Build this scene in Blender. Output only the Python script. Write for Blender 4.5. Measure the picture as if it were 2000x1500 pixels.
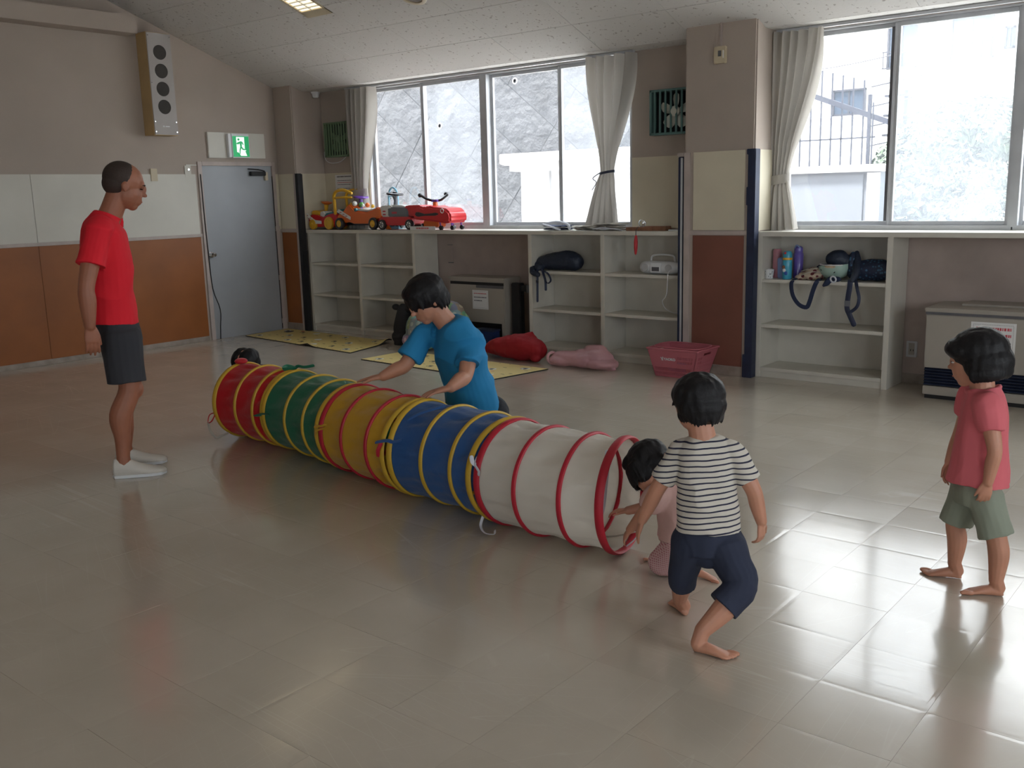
import bpy, bmesh, math, random
from mathutils import Vector, Matrix, noise
R=math.radians
random.seed(7)
for o in list(bpy.data.objects): bpy.data.objects.remove(o,do_unlink=True)
SC=bpy.context.scene; COL=SC.collection
# ---------------- camera, world, exposure
cam=bpy.data.cameras.new('camera'); cob=bpy.data.objects.new('camera',cam); COL.objects.link(cob)
CAMP=Vector((9.888,-8.002,1.589)); YAW,PIT,ROL=R(39.632),R(-11.097),R(-1.496)
cob.location=CAMP
fw=Vector((-math.sin(YAW)*math.cos(PIT),math.cos(YAW)*math.cos(PIT),math.sin(PIT)))
r0=Vector((math.cos(YAW),math.sin(YAW),0)); u0=r0.cross(fw)
rt=r0*math.cos(ROL)+u0*math.sin(ROL); up=-r0*math.sin(ROL)+u0*math.cos(ROL)
M=Matrix((rt,up,-fw)).transposed(); cob.rotation_euler=M.to_euler()
cam.sensor_width=36; cam.lens=36*1887.884/2000; cam.clip_end=200; cam.clip_start=.05
SC.camera=cob
vs=SC.view_settings; vs.view_transform='Standard'; vs.look='None'; vs.gamma=1; vs.use_curve_mapping=False
vs.exposure=2.5
W=bpy.data.worlds.new('world'); SC.world=W; W.use_nodes=True
nt=W.node_tree; bg=nt.nodes['Background']; bg.inputs[0].default_value=(.89,.945,1,1); bg.inputs[1].default_value=1.7
SUN=bpy.data.lights.new('sun','SUN'); so=bpy.data.objects.new('sun',SUN); COL.objects.link(so)
SUN.energy=5; SUN.angle=R(8); SUN.color=(1,.97,.92)
so.rotation_euler=Vector((.15,.3,-1)).to_track_quat('-Z','Y').to_euler()   # high veiled sun behind the building, it never enters the windows
# ---------------- materials
def mat(name,col,rough=.6,metal=0,bump=0,bscale=60,var=0,vscale=4,spec=.5,sss=0,coat=0,bdetail=4,emit=None,estr=0,dist=.01):
    m=bpy.data.materials.new(name); m.use_nodes=True; n=m.node_tree; b=n.nodes['Principled BSDF']
    c=(col[0],col[1],col[2],1)
    b.inputs['Base Color'].default_value=c; b.inputs['Roughness'].default_value=rough; b.inputs['Metallic'].default_value=metal
    b.inputs['Specular IOR Level'].default_value=spec
    if sss: b.inputs['Subsurface Weight'].default_value=sss; b.inputs['Subsurface Radius'].default_value=(.01,.004,.002); b.inputs['Subsurface Scale'].default_value=1
    if coat: b.inputs['Coat Weight'].default_value=coat; b.inputs['Coat Roughness'].default_value=.08
    if emit: b.inputs['Emission Color'].default_value=(*emit,1); b.inputs['Emission Strength'].default_value=estr
    if bump or var:
        tc=n.nodes.new('ShaderNodeTexCoord')
    if var:
        t=n.nodes.new('ShaderNodeTexNoise'); t.inputs['Scale'].default_value=vscale; t.inputs['Detail'].default_value=5
        n.links.new(tc.outputs['Object'],t.inputs['Vector'])
        r=n.nodes.new('ShaderNodeValToRGB'); r.color_ramp.elements[0].position=.3; r.color_ramp.elements[1].position=.7
        r.color_ramp.elements[0].color=tuple(x*(1-var) for x in col)+(1,); r.color_ramp.elements[1].color=tuple(min(1,x*(1+var)) for x in col)+(1,)
        n.links.new(t.outputs[0],r.inputs[0]); n.links.new(r.outputs[0],b.inputs['Base Color'])
    if bump:
        t2=n.nodes.new('ShaderNodeTexNoise'); t2.inputs['Scale'].default_value=bscale; t2.inputs['Detail'].default_value=bdetail
        n.links.new(tc.outputs['Object'],t2.inputs['Vector'])
        bp=n.nodes.new('ShaderNodeBump'); bp.inputs['Strength'].default_value=bump; bp.inputs['Distance'].default_value=dist
        n.links.new(t2.outputs[0],bp.inputs['Height']); n.links.new(bp.outputs[0],b.inputs['Normal'])
    return m
def lin(r,g,b):
    f=lambda c:(c/255/12.92 if c/255<=.04045 else ((c/255+.055)/1.055)**2.4)
    return (f(r),f(g),f(b))
MT={}
MT['plaster']=mat('plaster',(.42,.355,.305),.9,bump=.5,bscale=180,var=.05,vscale=1.3,dist=.003)
MT['plaster_low']=mat('plaster_low',(.40,.325,.29),.9,bump=.4,bscale=140,var=.12,vscale=3,dist=.003)
MT['cream']=mat('cream_paint',(.62,.56,.43),.5,bump=.15,bscale=8,var=.06,vscale=2,dist=.003)
MT['cream_grey']=mat('cream_grey_paint',(.60,.575,.51),.5,bump=.15,bscale=8,var=.05,vscale=2,dist=.003)
MT['orange']=mat('orange_board',(.27,.085,.018),.45,bump=.1,bscale=30,var=.12,vscale=2.5,dist=.002)
MT['redbrown']=mat('red_brown_board',(.20,.075,.052),.5,bump=.1,bscale=30,var=.1,vscale=2.5,dist=.002)
MT['trim']=mat('grey_trim_paint',(.45,.38,.345),.55,var=.1,vscale=7)
MT['base']=mat('vinyl_skirting',(.30,.25,.21),.55,var=.25,vscale=9)
MT['shelf']=mat('shelf_paint',(.63,.60,.53),.42,bump=.12,bscale=14,var=.05,vscale=5,dist=.002)
MT['white']=mat('white_paint',(.72,.71,.69),.4,var=.04)
MT['alu']=mat('aluminium_frame',(.50,.51,.53),.45,.2,var=.08,vscale=6)
MT['alu_dark']=mat('dark_aluminium',(.13,.13,.14),.5,.3,var=.15,vscale=10)
MT['black']=mat('black_rubber',(.012,.012,.014),.6,var=.3,vscale=12)
MT['navy']=mat('navy_tape',(.018,.026,.06),.55,bump=.2,bscale=20,var=.2,vscale=12,dist=.003)
MT['steel']=mat('grey_steel_door',(.33,.345,.365),.42,.0,bump=.05,bscale=6,var=.06,vscale=2,dist=.004)
MT['chrome']=mat('chrome',(.8,.8,.8),.12,1)
MT['beige']=mat('beige_plastic',(.55,.47,.33),.5,var=.05)
MT['paper']=mat('white_paper',(.74,.73,.72),.7)
MT['ink']=mat('black_ink',(.05,.05,.06),.7)
MT['redink']=mat('red_ink',(.55,.06,.08),.7)
MT['whiteplastic']=mat('white_plastic',(.70,.71,.72),.35)
def plastic(name,c,rough=.3,**k): return mat(name,c,rough,coat=.3,**k)
# ---------------- mesh builder
def trans(name,c,f=.4,rough=.8,bump=0,bs=300,var=0):
    m=mat(name,c,rough,bump=bump,bscale=bs,dist=.002,var=var,vscale=3); n=m.node_tree; b=n.nodes['Principled BSDF']; o=n.nodes['Material Output']
    t=n.nodes.new('ShaderNodeBsdfTranslucent'); t.inputs[0].default_value=(*c,1); x=n.nodes.new('ShaderNodeMixShader'); x.inputs[0].default_value=f
    n.links.new(b.outputs[0],x.inputs[1]); n.links.new(t.outputs[0],x.inputs[2]); n.links.new(x.outputs[0],o.inputs['Surface']); MT[name]=m; return m
trans('white_film',(.9,.9,.92),.97)
ORG={}
def V(*a): return Vector(a[0] if len(a)==1 else a)
class MB:
    def __init__(s,T=None): s.v=[]; s.f=[]; s.T=T
    def add(s,vs,fs):
        k=len(s.v)
        if s.T is not None: vs=[s.T@Vector(p) for p in vs]
        s.v+= [Vector(p) for p in vs]; s.f+=[tuple(i+k for i in f) for f in fs]; return s
    def box(s,a,b):
        x0,y0,z0=a; x1,y1,z1=b
        if x0>x1:x0,x1=x1,x0
        if y0>y1:y0,y1=y1,y0
        if z0>z1:z0,z1=z1,z0
        return s.add([(x0,y0,z0),(x1,y0,z0),(x1,y1,z0),(x0,y1,z0),(x0,y0,z1),(x1,y0,z1),(x1,y1,z1),(x0,y1,z1)],
          [(3,2,1,0),(4,5,6,7),(0,1,5,4),(1,2,6,5),(2,3,7,6),(3,0,4,7)])
    def rings(s,rings,cap=True,closed=False):
        n=len(rings[0]); vs=[p for r in rings for p in r]; fs=[]
        m=len(rings)
        for i in range(m if closed else m-1):
            a=i*n; b=((i+1)%m)*n
            for j in range(n):
                k=(j+1)%n; fs.append((a+j,a+k,b+k,b+j))
        if cap and not closed:
            fs.append(tuple(reversed(range(n)))); fs.append(tuple(range((m-1)*n,m*n)))
        return s.add(vs,fs)
    def cyl(s,a,b,r,r1=None,n=14):
        a=V(a);b=V(b); r1=r if r1 is None else r1
        t=(b-a).normalized(); u=t.orthogonal().normalized(); w=t.cross(u)
        R_=lambda c,q:[c+(u*math.cos(2*math.pi*i/n)+w*math.sin(2*math.pi*i/n))*q for i in range(n)]
        return s.rings([R_(a,r),R_(b,r1)])
    def lathe(s,c,axis,prof,n=20):   # prof: (along,radius)
        c=V(c);t=V(axis).normalized();u=t.orthogonal().normalized();w=t.cross(u)
        return s.rings([[c+t*h+(u*math.cos(2*math.pi*i/n)+w*math.sin(2*math.pi*i/n))*max(q,1e-4) for i in range(n)] for h,q in prof])
    def torus(s,c,axis,Rr,r,n=24,m=8,tw=None):
        c=V(c);t=V(axis).normalized();u=t.orthogonal().normalized();w=t.cross(u)
        rg=[]
        for i in range(n):
            a=2*math.pi*i/n; d=u*math.cos(a)+w*math.sin(a)
            rg.append([c+d*(Rr+r*math.cos(2*math.pi*j/m))+t*((tw or r)*math.sin(2*math.pi*j/m)) for j in range(m)])
        return s.rings(rg,closed=True)
    def tube(s,pts,r,n=8,sub=4,close=False,flat=None,caps=True,nrm=None):
        pts=[V(p) for p in pts]
        rr=list(r) if isinstance(r,(list,tuple)) else [r]*len(pts)
        P,Q=catmull(pts,rr,sub)
        fr=frames(P,nrm)
        rg=[]
        for p,q,(t,u,w) in zip(P,Q,fr):
            fx=flat or 1
            rg.append([p+u*math.cos(2*math.pi*i/n)*q+w*math.sin(2*math.pi*i/n)*q*fx for i in range(n)])
        if caps:
            t=fr[0][0]; h=[]
            for a in (.25,.6,.87): h.append([P[0]-t*Q[0]*a+(p-P[0])*math.sqrt(1-a*a) for p in rg[0]])
            t=fr[-1][0]; e=[]
            for a in (.25,.6,.87): e.append([P[-1]+t*Q[-1]*a+(p-P[-1])*math.sqrt(1-a*a) for p in rg[-1]])
            rg=list(reversed(h))+rg+e
        return s.rings(rg)
    def ell(s,c,rad,A=None,nu=18,nv=12):   # A: 3 axis vectors
        c=V(c); A=A or (V(1,0,0),V(0,1,0),V(0,0,1)); rg=[]
        if not isinstance(rad,(tuple,list)): rad=(rad,)*3
        for j in range(1,nv):
            th=math.pi*j/nv; rg.append([c+A[0]*rad[0]*math.sin(th)*math.cos(2*math.pi*i/nu)+A[1]*rad[1]*math.sin(th)*math.sin(2*math.pi*i/nu)-A[2]*rad[2]*math.cos(th) for i in range(nu)])
        k0=len(rg[0]); vs=[p for r_ in rg for p in r_]+[c-A[2]*rad[2],c+A[2]*rad[2]]
        fs=[]; m=len(rg)
        for i in range(m-1):
            for j in range(k0): fs.append((i*k0+j,i*k0+(j+1)%k0,(i+1)*k0+(j+1)%k0,(i+1)*k0+j))
        for j in range(k0): fs.append((m*k0,(j+1)%k0,j)); fs.append((m*k0+1,(m-1)*k0+j,(m-1)*k0+(j+1)%k0))
        return s.add(vs,fs)
    def prism(s,prof,y0,y1,ax='y'):
        n=len(prof)
        def q(p,y): return (p[0],y,p[1]) if ax=='y' else ((y,p[0],p[1]) if ax=='x' else (p[0],p[1],y))
        return s.rings([[q(p,y0) for p in prof],[q(p,y1) for p in prof]])
    def build(s,name,m,parent=None,smooth=False,bevel=0,seg=2,loc=None,solid=0):
        me=bpy.data.meshes.new(name)
        if parent is not None: org=ORG[parent.name]
        elif loc is not None: org=V(loc)
        else: org=Vector((0,0,0))
        me.from_pydata([p-org for p in s.v],[],s.f); me.update()
        bm=bmesh.new(); bm.from_mesh(me)
        bmesh.ops.recalc_face_normals(bm,faces=bm.faces)
        if bevel:
            ed=[e for e in bm.edges if len(e.link_faces)==2 and e.calc_face_angle(0)>R(28)]
            try: bmesh.ops.bevel(bm,geom=ed,offset=bevel,segments=seg,affect='EDGES',clamp_overlap=True)
            except Exception: pass
        if solid:
            bmesh.ops.solidify(bm,geom=bm.faces[:],thickness=solid)
        bm.to_mesh(me); bm.free()
        if smooth:
            for p in me.polygons: p.use_smooth=True
            try: me.set_sharp_from_angle(angle=R(38))
            except Exception: pass
        me.materials.append(m if not isinstance(m,str) else MT[m])
        o=bpy.data.objects.new(name,me); COL.objects.link(o)
        if parent is not None: o.parent=parent; ORG[o.name]=org
        else: o.location=org; ORG[o.name]=org
        return o
def catmull(P,Q,sub):
    if len(P)<3:
        return P,Q
    a=[];b=[];n=len(P)
    for i in range(n-1):
        p0=P[max(i-1,0)];p1=P[i];p2=P[i+1];p3=P[min(i+2,n-1)]
        q0=Q[max(i-1,0)];q1=Q[i];q2=Q[i+1];q3=Q[min(i+2,n-1)]
        for k in range(sub):
            t=k/sub
            h=lambda w0,w1,w2,w3:(w1*2+(w2-w0)*t+(w0*2-w1*5+w2*4-w3)*t*t+(w1*3-w0-w2*3+w3)*t**3)*.5
            a.append(h(p0,p1,p2,p3)); b.append(max(1e-4,h(q0,q1,q2,q3)))
    a.append(P[-1]);b.append(Q[-1]); return a,b
def frames(P,nrm=None):
    out=[]; u=None
    for i in range(len(P)):
        t=(P[min(i+1,len(P)-1)]-P[max(i-1,0)]).normalized()
        if u is None: u=(V(nrm)-t*V(nrm).dot(t)).normalized() if nrm is not None else t.orthogonal().normalized()
        else: u=(u-t*u.dot(t)).normalized()
        out.append((t,u,t.cross(u)))
    return out
def tag(o,label=None,cat=None,group=None,kind=None):
    if label:o['label']=label
    if cat:o['category']=cat
    if group:o['group']=group
    if kind:o['kind']=kind
    return o
def thing(name,label,cat,loc,group=None):
    o=bpy.data.objects.new(name,None); COL.objects.link(o); o.location=loc; o.empty_display_size=.1
    ORG[o.name]=V(loc); tag(o,label,cat,group); return o
def struct(o,label=None,cat=None): return tag(o,label,cat,kind='structure')
def bx(name,a,b,m,parent=None,bevel=0,loc=None): return MB().box(a,b).build(name,m,parent,bevel=bevel,loc=loc)
def remesh(mb,voxel,smooth=4,name='m'):
    me=bpy.data.meshes.new(name); me.from_pydata(mb.v,[],mb.f); me.update()
    o=bpy.data.objects.new('tmp',me); COL.objects.link(o)
    md=o.modifiers.new('r','REMESH'); md.mode='VOXEL'; md.voxel_size=voxel; md.adaptivity=0
    if smooth:
        sm=o.modifiers.new('s','SMOOTH'); sm.factor=.5; sm.iterations=smooth
    dg=bpy.context.evaluated_depsgraph_get(); dg.update()
    out=bpy.data.meshes.new_from_object(o.evaluated_get(dg)); bpy.data.objects.remove(o,do_unlink=True); bpy.data.meshes.remove(me)
    for p in out.polygons: p.use_smooth=True
    return out
def soft(mb,name,m,voxel,parent=None,smooth=4,disp=None,loc=None,cut=None):
    """union of closed shapes as one continuous surface"""
    me=remesh(mb,voxel,smooth,name)
    org=ORG[parent.name] if parent is not None else V(loc or (0,0,0))
    if cut:
        bm=bmesh.new(); bm.from_mesh(me)
        for co,no in cut:
            r_=bmesh.ops.bisect_plane(bm,geom=bm.verts[:]+bm.edges[:]+bm.faces[:],plane_co=co,plane_no=no,clear_outer=True)
            ed=[e for e in r_['geom_cut'] if isinstance(e,bmesh.types.BMEdge)]
            try: bmesh.ops.holes_fill(bm,edges=ed,sides=0)
            except Exception: pass
        bm.to_mesh(me); bm.free()
    if disp:
        me.update(); nv=[(v.co.copy(),v.normal.copy()) for v in me.vertices]
        for v,(c,n_) in zip(me.vertices,nv): v.co=c+n_*disp(c,n_)
    for v in me.vertices: v.co-=org
    me.materials.clear(); me.materials.append(MT[m] if isinstance(m,str) else m)
    for p in me.polygons: p.use_smooth=True
    me.update(); me.name=name
    o=bpy.data.objects.new(name,me); COL.objects.link(o)
    if parent is not None: o.parent=parent
    else: o.location=org
    ORG[o.name]=org
    return o
# ================= SETTING =================
# ---- floor: vinyl tiles of 0.335 x 0.325
fm=bpy.data.materials.new('vinyl_tile'); fm.use_nodes=True; n=fm.node_tree; b=n.nodes['Principled BSDF']
geo=n.nodes.new('ShaderNodeNewGeometry'); oi=n.nodes.new('ShaderNodeObjectInfo')
def nz(scale,det=4,vec=None,dim='3D'):
    t=n.nodes.new('ShaderNodeTexNoise'); t.inputs['Scale'].default_value=scale; t.inputs['Detail'].default_value=det
    n.links.new(vec or geo.outputs['Position'],t.inputs['Vector']); return t.outputs[0]
def mp(sx,sy,rot):
    m_=n.nodes.new('ShaderNodeMapping'); m_.inputs['Scale'].default_value=(sx,sy,1); m_.inputs['Rotation'].default_value=(0,0,rot)
    n.links.new(geo.outputs['Position'],m_.inputs['Vector']); return m_.outputs[0]
def mth(op,a,bb=None,c=None):
    k=n.nodes.new('ShaderNodeMath'); k.operation=op
    for i,x in enumerate((a,bb,c)):
        if x is None: continue
        if isinstance(x,(int,float)): k.inputs[i].default_value=x
        else: n.links.new(x,k.inputs[i])
    return k.outputs[0]
ramp=n.nodes.new('ShaderNodeValToRGB'); ramp.color_ramp.elements[0].color=(.46,.40,.325,1); ramp.color_ramp.elements[1].color=(.54,.475,.395,1)
ramp.color_ramp.elements[0].position=.25; ramp.color_ramp.elements[1].position=.75
n.links.new(mth('ADD',mth('MULTIPLY',nz(2.2,6),.75),mth('MULTIPLY',oi.outputs['Random'],.12)),ramp.inputs[0]); # scuffs: thin crossed streaks change the gloss
st=[]
def mp2(sx,sy,rot,off):
    m1=n.nodes.new('ShaderNodeMapping'); m1.inputs['Rotation'].default_value=(0,0,rot); m1.inputs['Location'].default_value=(off,off*.7,0); n.links.new(geo.outputs['Position'],m1.inputs['Vector'])
    m2=n.nodes.new('ShaderNodeMapping'); m2.inputs['Scale'].default_value=(sx,sy,1); n.links.new(m1.outputs[0],m2.inputs['Vector']); return m2.outputs[0]
for k_,(sx,sy,rot,wd) in enumerate(((.35,6,.4,.006),(.4,7,1.5,.006),(.35,6,2.6,.006),(.3,14,.03,.02),(.4,8,2.1,.006))):
    v_=mp2(sx,sy,rot,k_*3.1); q=nz(1.5,0,v_); ln=mth('MAXIMUM',mth('SUBTRACT',1,mth('DIVIDE',mth('ABSOLUTE',mth('SUBTRACT',q,.5)),wd)),0)
    mk=mth('MINIMUM',mth('MAXIMUM',mth('MULTIPLY',mth('SUBTRACT',nz(1.3,1,mp2(1,1,0,k_*7.3)),.50),4),0),1); st.append(mth('MULTIPLY',mth('MULTIPLY',ln,mk),.16))
ss=st[0]
for q in st[1:]: ss=mth('MAXIMUM',ss,q)
rg=mth('ADD',mth('MULTIPLY',nz(3.5,3),.12),mth('ADD',.13,mth('MULTIPLY',oi.outputs['Random'],.04)))
n.links.new(mth('MINIMUM',mth('ADD',rg,mth('MULTIPLY',ss,.7)),.265),b.inputs['Roughness'])
mxs=n.nodes.new('ShaderNodeMixRGB'); mxs.inputs[2].default_value=(.72,.69,.63,1); n.links.new(mth('MULTIPLY',ss,1.5),mxs.inputs[0]); n.links.new(ramp.outputs[0],mxs.inputs[1]); n.links.new(mxs.outputs[0],b.inputs['Base Color'])
n.links.new(mth('ADD',mth('MULTIPLY',ss,1.0),mth('ADD',.07,mth('MULTIPLY',oi.outputs['Random'],.06))),b.inputs['Coat Roughness'])
b.inputs['Specular IOR Level'].default_value=.9; b.inputs['Coat Weight'].default_value=.45; b.inputs['Coat IOR'].default_value=1.5
bp=n.nodes.new('ShaderNodeBump'); bp.inputs['Strength'].default_value=.2; bp.inputs['Distance'].default_value=.0022
n.links.new(mth('ADD',mth('ADD',mth('MULTIPLY',nz(3.0,2,mp(1,3.4,0)),1.3),mth('MULTIPLY',ss,.05)),mth('MULTIPLY',nz(45,3),.012)),bp.inputs['Height'])
n.links.new(bp.outputs[0],b.inputs['Normal'])
MT['tile']=fm
MT['joint']=mat('tile_joint',(.36,.31,.25),.6)
floor=struct(bx('floor',(-.2,-12.6,-.2),(13.2,.2,-.0035),'joint'))
TX,TY=.335,.325
def tile_verts(w,h):
    xs=[-w/2,-w/2+.016,w/2-.016,w/2]; ys=[-h/2,-h/2+.016,h/2-.016,h/2]; v=[];f=[]
    for j,y in enumerate(ys):
        for i,x in enumerate(xs): v.append((x,y,-.00022 if i in(0,3) or j in(0,3) else 0))
    for j in range(3):
        for i in range(3): a=j*4+i; f.append((a,a+1,a+5,a+4))
    k=16; v+=[(-w/2,-h/2,-.006),(w/2,-h/2,-.006),(w/2,h/2,-.006),(-w/2,h/2,-.006)]
    f+=[(0,k,k+1,3),(3,k+1,k+2,15),(15,k+2,k+3,12),(12,k+3,k,0)]
    return v,f
tv,tf=tile_verts(TX-.0006,TY-.0006)
tms=[]
for q in range(6):
    me=bpy.data.meshes.new('floor_tile'); rr=random.Random(q)
    vv=[(x,y,z+(rr.uniform(-.00012,.00012) if z>-.003 else 0)) for x,y,z in tv]
    me.from_pydata(vv,[],tf); me.update(); me.materials.append(fm); tms.append(me)
tiles=[]
x=5.77-TX*17-TX/2
while x<13.3:
    y=-4.80+TY*14+TY/2
    while y>-12.7:
        if -.1<x<13.1 and -12.5<y<.1:
            d=V(x,y,0)-CAMP; z=d.dot(fw); k=0
            if z>.3:
                a=d.dot(rt)/z*1887.9; c=d.dot(up)/z*1887.9
                if abs(a)<1060 and abs(c)<810: k=1
            tiles.append((0 if k else 1,d.length,x,y))
        y-=TY
    x+=TX
tiles.sort(); rest=MB(); rt_=random.Random(3)
for i,(k,dd,x,y) in enumerate(tiles):
    e=(rt_.uniform(-1,1)*R(.09),rt_.uniform(-1,1)*R(.09),0); h=rt_.uniform(-.0001,.0001)
    if i<300 and k==0:
        o=bpy.data.objects.new('floor_tile',tms[i%6]); COL.objects.link(o); o.parent=floor; o.location=(x,y,h); o.rotation_euler=e
    else:
        m4=Matrix.Translation((x,y,h))@Matrix.Rotation(e[0],4,'X')@Matrix.Rotation(e[1],4,'Y'); rest.add([m4@Vector(p) for p in tv],tf)
tag(rest.build('floor_tile_field',fm,floor),kind='stuff')
# ---- ceiling
cm=bpy.data.materials.new('fissured_board'); cm.use_nodes=True; n=cm.node_tree; b=n.nodes['Principled BSDF']
geo=n.nodes.new('ShaderNodeNewGeometry'); b.inputs['Roughness'].default_value=.9
q=nz(30,3,mp(1,1,.4)); sp=mth('GREATER_THAN',q,.655); q2=nz(70,2)
ramp=n.nodes.new('ShaderNodeMixRGB'); ramp.inputs[1].default_value=(.62,.60,.58,1); ramp.inputs[2].default_value=(.38,.35,.33,1)
n.links.new(sp,ramp.inputs[0]); n.links.new(ramp.outputs[0],b.inputs['Base Color'])
bp=n.nodes.new('ShaderNodeBump'); bp.inputs['Strength'].default_value=.6; bp.inputs['Distance'].default_value=.004; bp.invert=True
n.links.new(mth('ADD',sp,mth('MULTIPLY',q2,.5)),bp.inputs['Height']); n.links.new(bp.outputs[0],b.inputs['Normal'])
MT['ceil']=cm; MT['ceil_gap']=mat('ceiling_gap',(.3,.27,.25),.9)
RY=-6.3; RZ=2.75-.37*RY
prof=[(.15,2.875),(-.3,2.875),(RY,RZ+.014),(-12.5,2.9),(-12.5,3.1),(RY,RZ+.2),(-.3,3.05),(.15,3.05)]
ceiling=struct(MB().prism(prof,-.15,13.15,'x').build('ceiling','ceil_gap'))
def panel(name,x0,x1,y0,z0,y1,z1,par,m,th=.012,g=.0015):
    # board between (y0,z0) and (y1,z1), underside at z
    d=V(0,y1-y0,z1-z0).normalized(); nn=V(0,-d.z,d.y)
    if nn.z<0: nn=-nn
    p=[V(x0+g,y0,z0)+d*g,V(x1-g,y0,z0)+d*g,V(x1-g,y1,z1)-d*g,V(x0+g,y1,z1)-d*g]
    mb=MB().add(p+[q+nn*th for q in p],[(0,1,2,3),(7,6,5,4),(0,4,5,1),(1,5,6,2),(2,6,7,3),(3,7,4,0)])
    return mb.build(name,m,par,bevel=.0015,seg=1)
PW=.935; k=0; far=MB()
x=0
while x<13.0:
    x1=min(x+PW,13.0)
    panel('ceiling_panel',x,x1,.0,2.86,-.3,2.861,ceiling,cm)
    j=0; y=-.3; dy=.46
    while y>RY+.01:
        y1=max(y-dy,RY)
        if y>-5.4 and not (x1>2.05 and x<2.5 and y1<-1.5 and y>-2.9):
            panel('ceiling_panel',x,x1,y,2.75-.37*y,y1,2.75-.37*y1,ceiling,cm)
        elif y<=-5.4: far.box((x+.002,y1+.002,2.75-.37*y1),(x1-.002,y-.002,2.75-.37*y1+.005))
        else: # boards cut round the recessed lamp
            for a,c in ((x,2.10),(2.46,x1)):
                if c-a>.02: panel('ceiling_panel',a,min(c,x1),y,2.75-.37*y,y1,2.75-.37*y1,ceiling,cm)
            if y>-1.56: panel('ceiling_panel',2.10,min(2.46,x1),y,2.75-.37*y,max(y1,-1.56),2.75-.37*max(y1,-1.56),ceiling,cm)
            if y1<-2.9 and y>-2.9: panel('ceiling_panel',2.10,2.46,-2.86,2.75+.37*2.86,y1,2.75-.37*y1,ceiling,cm)
        y=y1
    x=x1
# ---- walls
wl=struct(MB().box((-.15,-12.5,-.02),(0,-1.57,5.3)).box((-.15,-1.57,2.04),(0,-.50,5.3)).box((-.15,-.50,-.02),(0,.15,5.3)).build('wall_left','plaster'))
wb=MB().box((-.15,0,-.02),(13.15,.15,1.22)).box((-.15,0,1.22),(1.16,.15,3.0)).box((4.81,0,1.22),(6.29,.15,3.0)).box((10.06,0,1.22),(13.15,.15,3.0)).box((1.16,0,2.845),(4.81,.15,3.0)).box((6.29,0,2.845),(10.06,.15,3.0))
wb=struct(wb.build('wall_back','plaster_low'))
bx('upper_plaster',(.001,-.006,1.90),(1.155,0,2.86),'plaster',wb); bx('upper_plaster',(4.815,-.006,1.90),(6.28,0,2.86),'plaster',wb)
bx('cream_band',(.001,-.008,1.24),(1.155,0,1.90),'cream',wb,.002); bx('cream_band',(4.815,-.008,1.24),(5.62,0,1.90),'cream',wb,.002)

struct(MB().box((-.15,-12.65,-.02),(8.6,-12.5,3.2)).box((10.4,-12.65,-.02),(13.15,-12.5,3.2)).box((8.6,-12.65,-.02),(10.4,-12.5,.9)).box((8.6,-12.65,2.7),(10.4,-12.5,3.2)).build('wall_front','plaster'))
# unseen right wall, its window openings added to light the hall
RW_ADDED=((-9.6,-7.4),(-5.6,-3.4)); wr_=MB().box((13,-12.5,-.02),(13.15,.15,.9)).box((13,-12.5,2.7),(13.15,.15,5.3))
for a_,c_ in ((-12.5,-9.6),(-7.4,-5.6),(-3.4,.15)): wr_.box((13,a_,.9),(13.15,c_,2.7))
struct(wr_.build('wall_right','plaster'))
bx('cream_band',(12.99,-12.4,0),(13,-.1,.88),'cream_grey',bpy.data.objects['wall_right']); 
# boards on the left wall
y=-1.60
while y>-12.3:
    y1=max(y-.93,-12.45)
    bx('wainscot_board',(0,y1+.001,.055),(.012,y-.001,1.20),'orange',wl,.002)
    bx('cream_board',(0,y1+.0015,1.235),(.010,y-.0015,1.905),'cream_grey',wl,.002)
    y=y1
bx('dado_rail',(0,-12.4,1.20),(.022,-1.58,1.235),'trim',wl,.003)
bx('cream_board',(0,-.455,1.24),(.008,-.50,1.905),'cream',wl)
struct(bx('baseboard_left',(0,-12.4,0),(.014,-1.60,.055),'base',bevel=.003))
struct(bx('baseboard_back',(2.24,-.012,0),(13,0,.08),'base',bevel=.003))
# pillars
def pillar(name,x0,x1,zt,fx0,fx1,om,extra=True):
    p=struct(bx(name,(x0,-.455,0),(x1,0.0,3.0),'plaster',bevel=.012))
    bx('cream_board',(fx0,-.462,1.245),(fx1,-.455,1.90),'cream',p,.002)
    bx('wainscot_board',(fx0,-.462,.085),(fx1,-.455,1.20),om,p,.002)
    bx('dado_rail',(x0+.001,-.468,1.205),(x1-.001,-.455,1.24),'trim',p,.003)
    bx('skirting',(x0+.001,-.464,0),(x1-.001,-.455,.08),'base',p,.002)
    bx('edge_post',(x1-.045,-.466,.0),(x1-.001,-.455,1.9),'trim',p,.002)
    if extra: bx('edge_post',(x0+.001,-.466,.0),(x0+.06,-.455,1.9),'trim',p,.002)
    bx('cream_board',(x1,-.44,1.24),(x1+.006,-.01,1.90),'cream',p)
    return p
pa=pillar('wall_pillar_left',.0,.35,2.9,.02,.30,'orange',False)
pb=pillar('wall_pillar_right',5.63,6.28,2.9,5.72,6.20,'redbrown')
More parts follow.
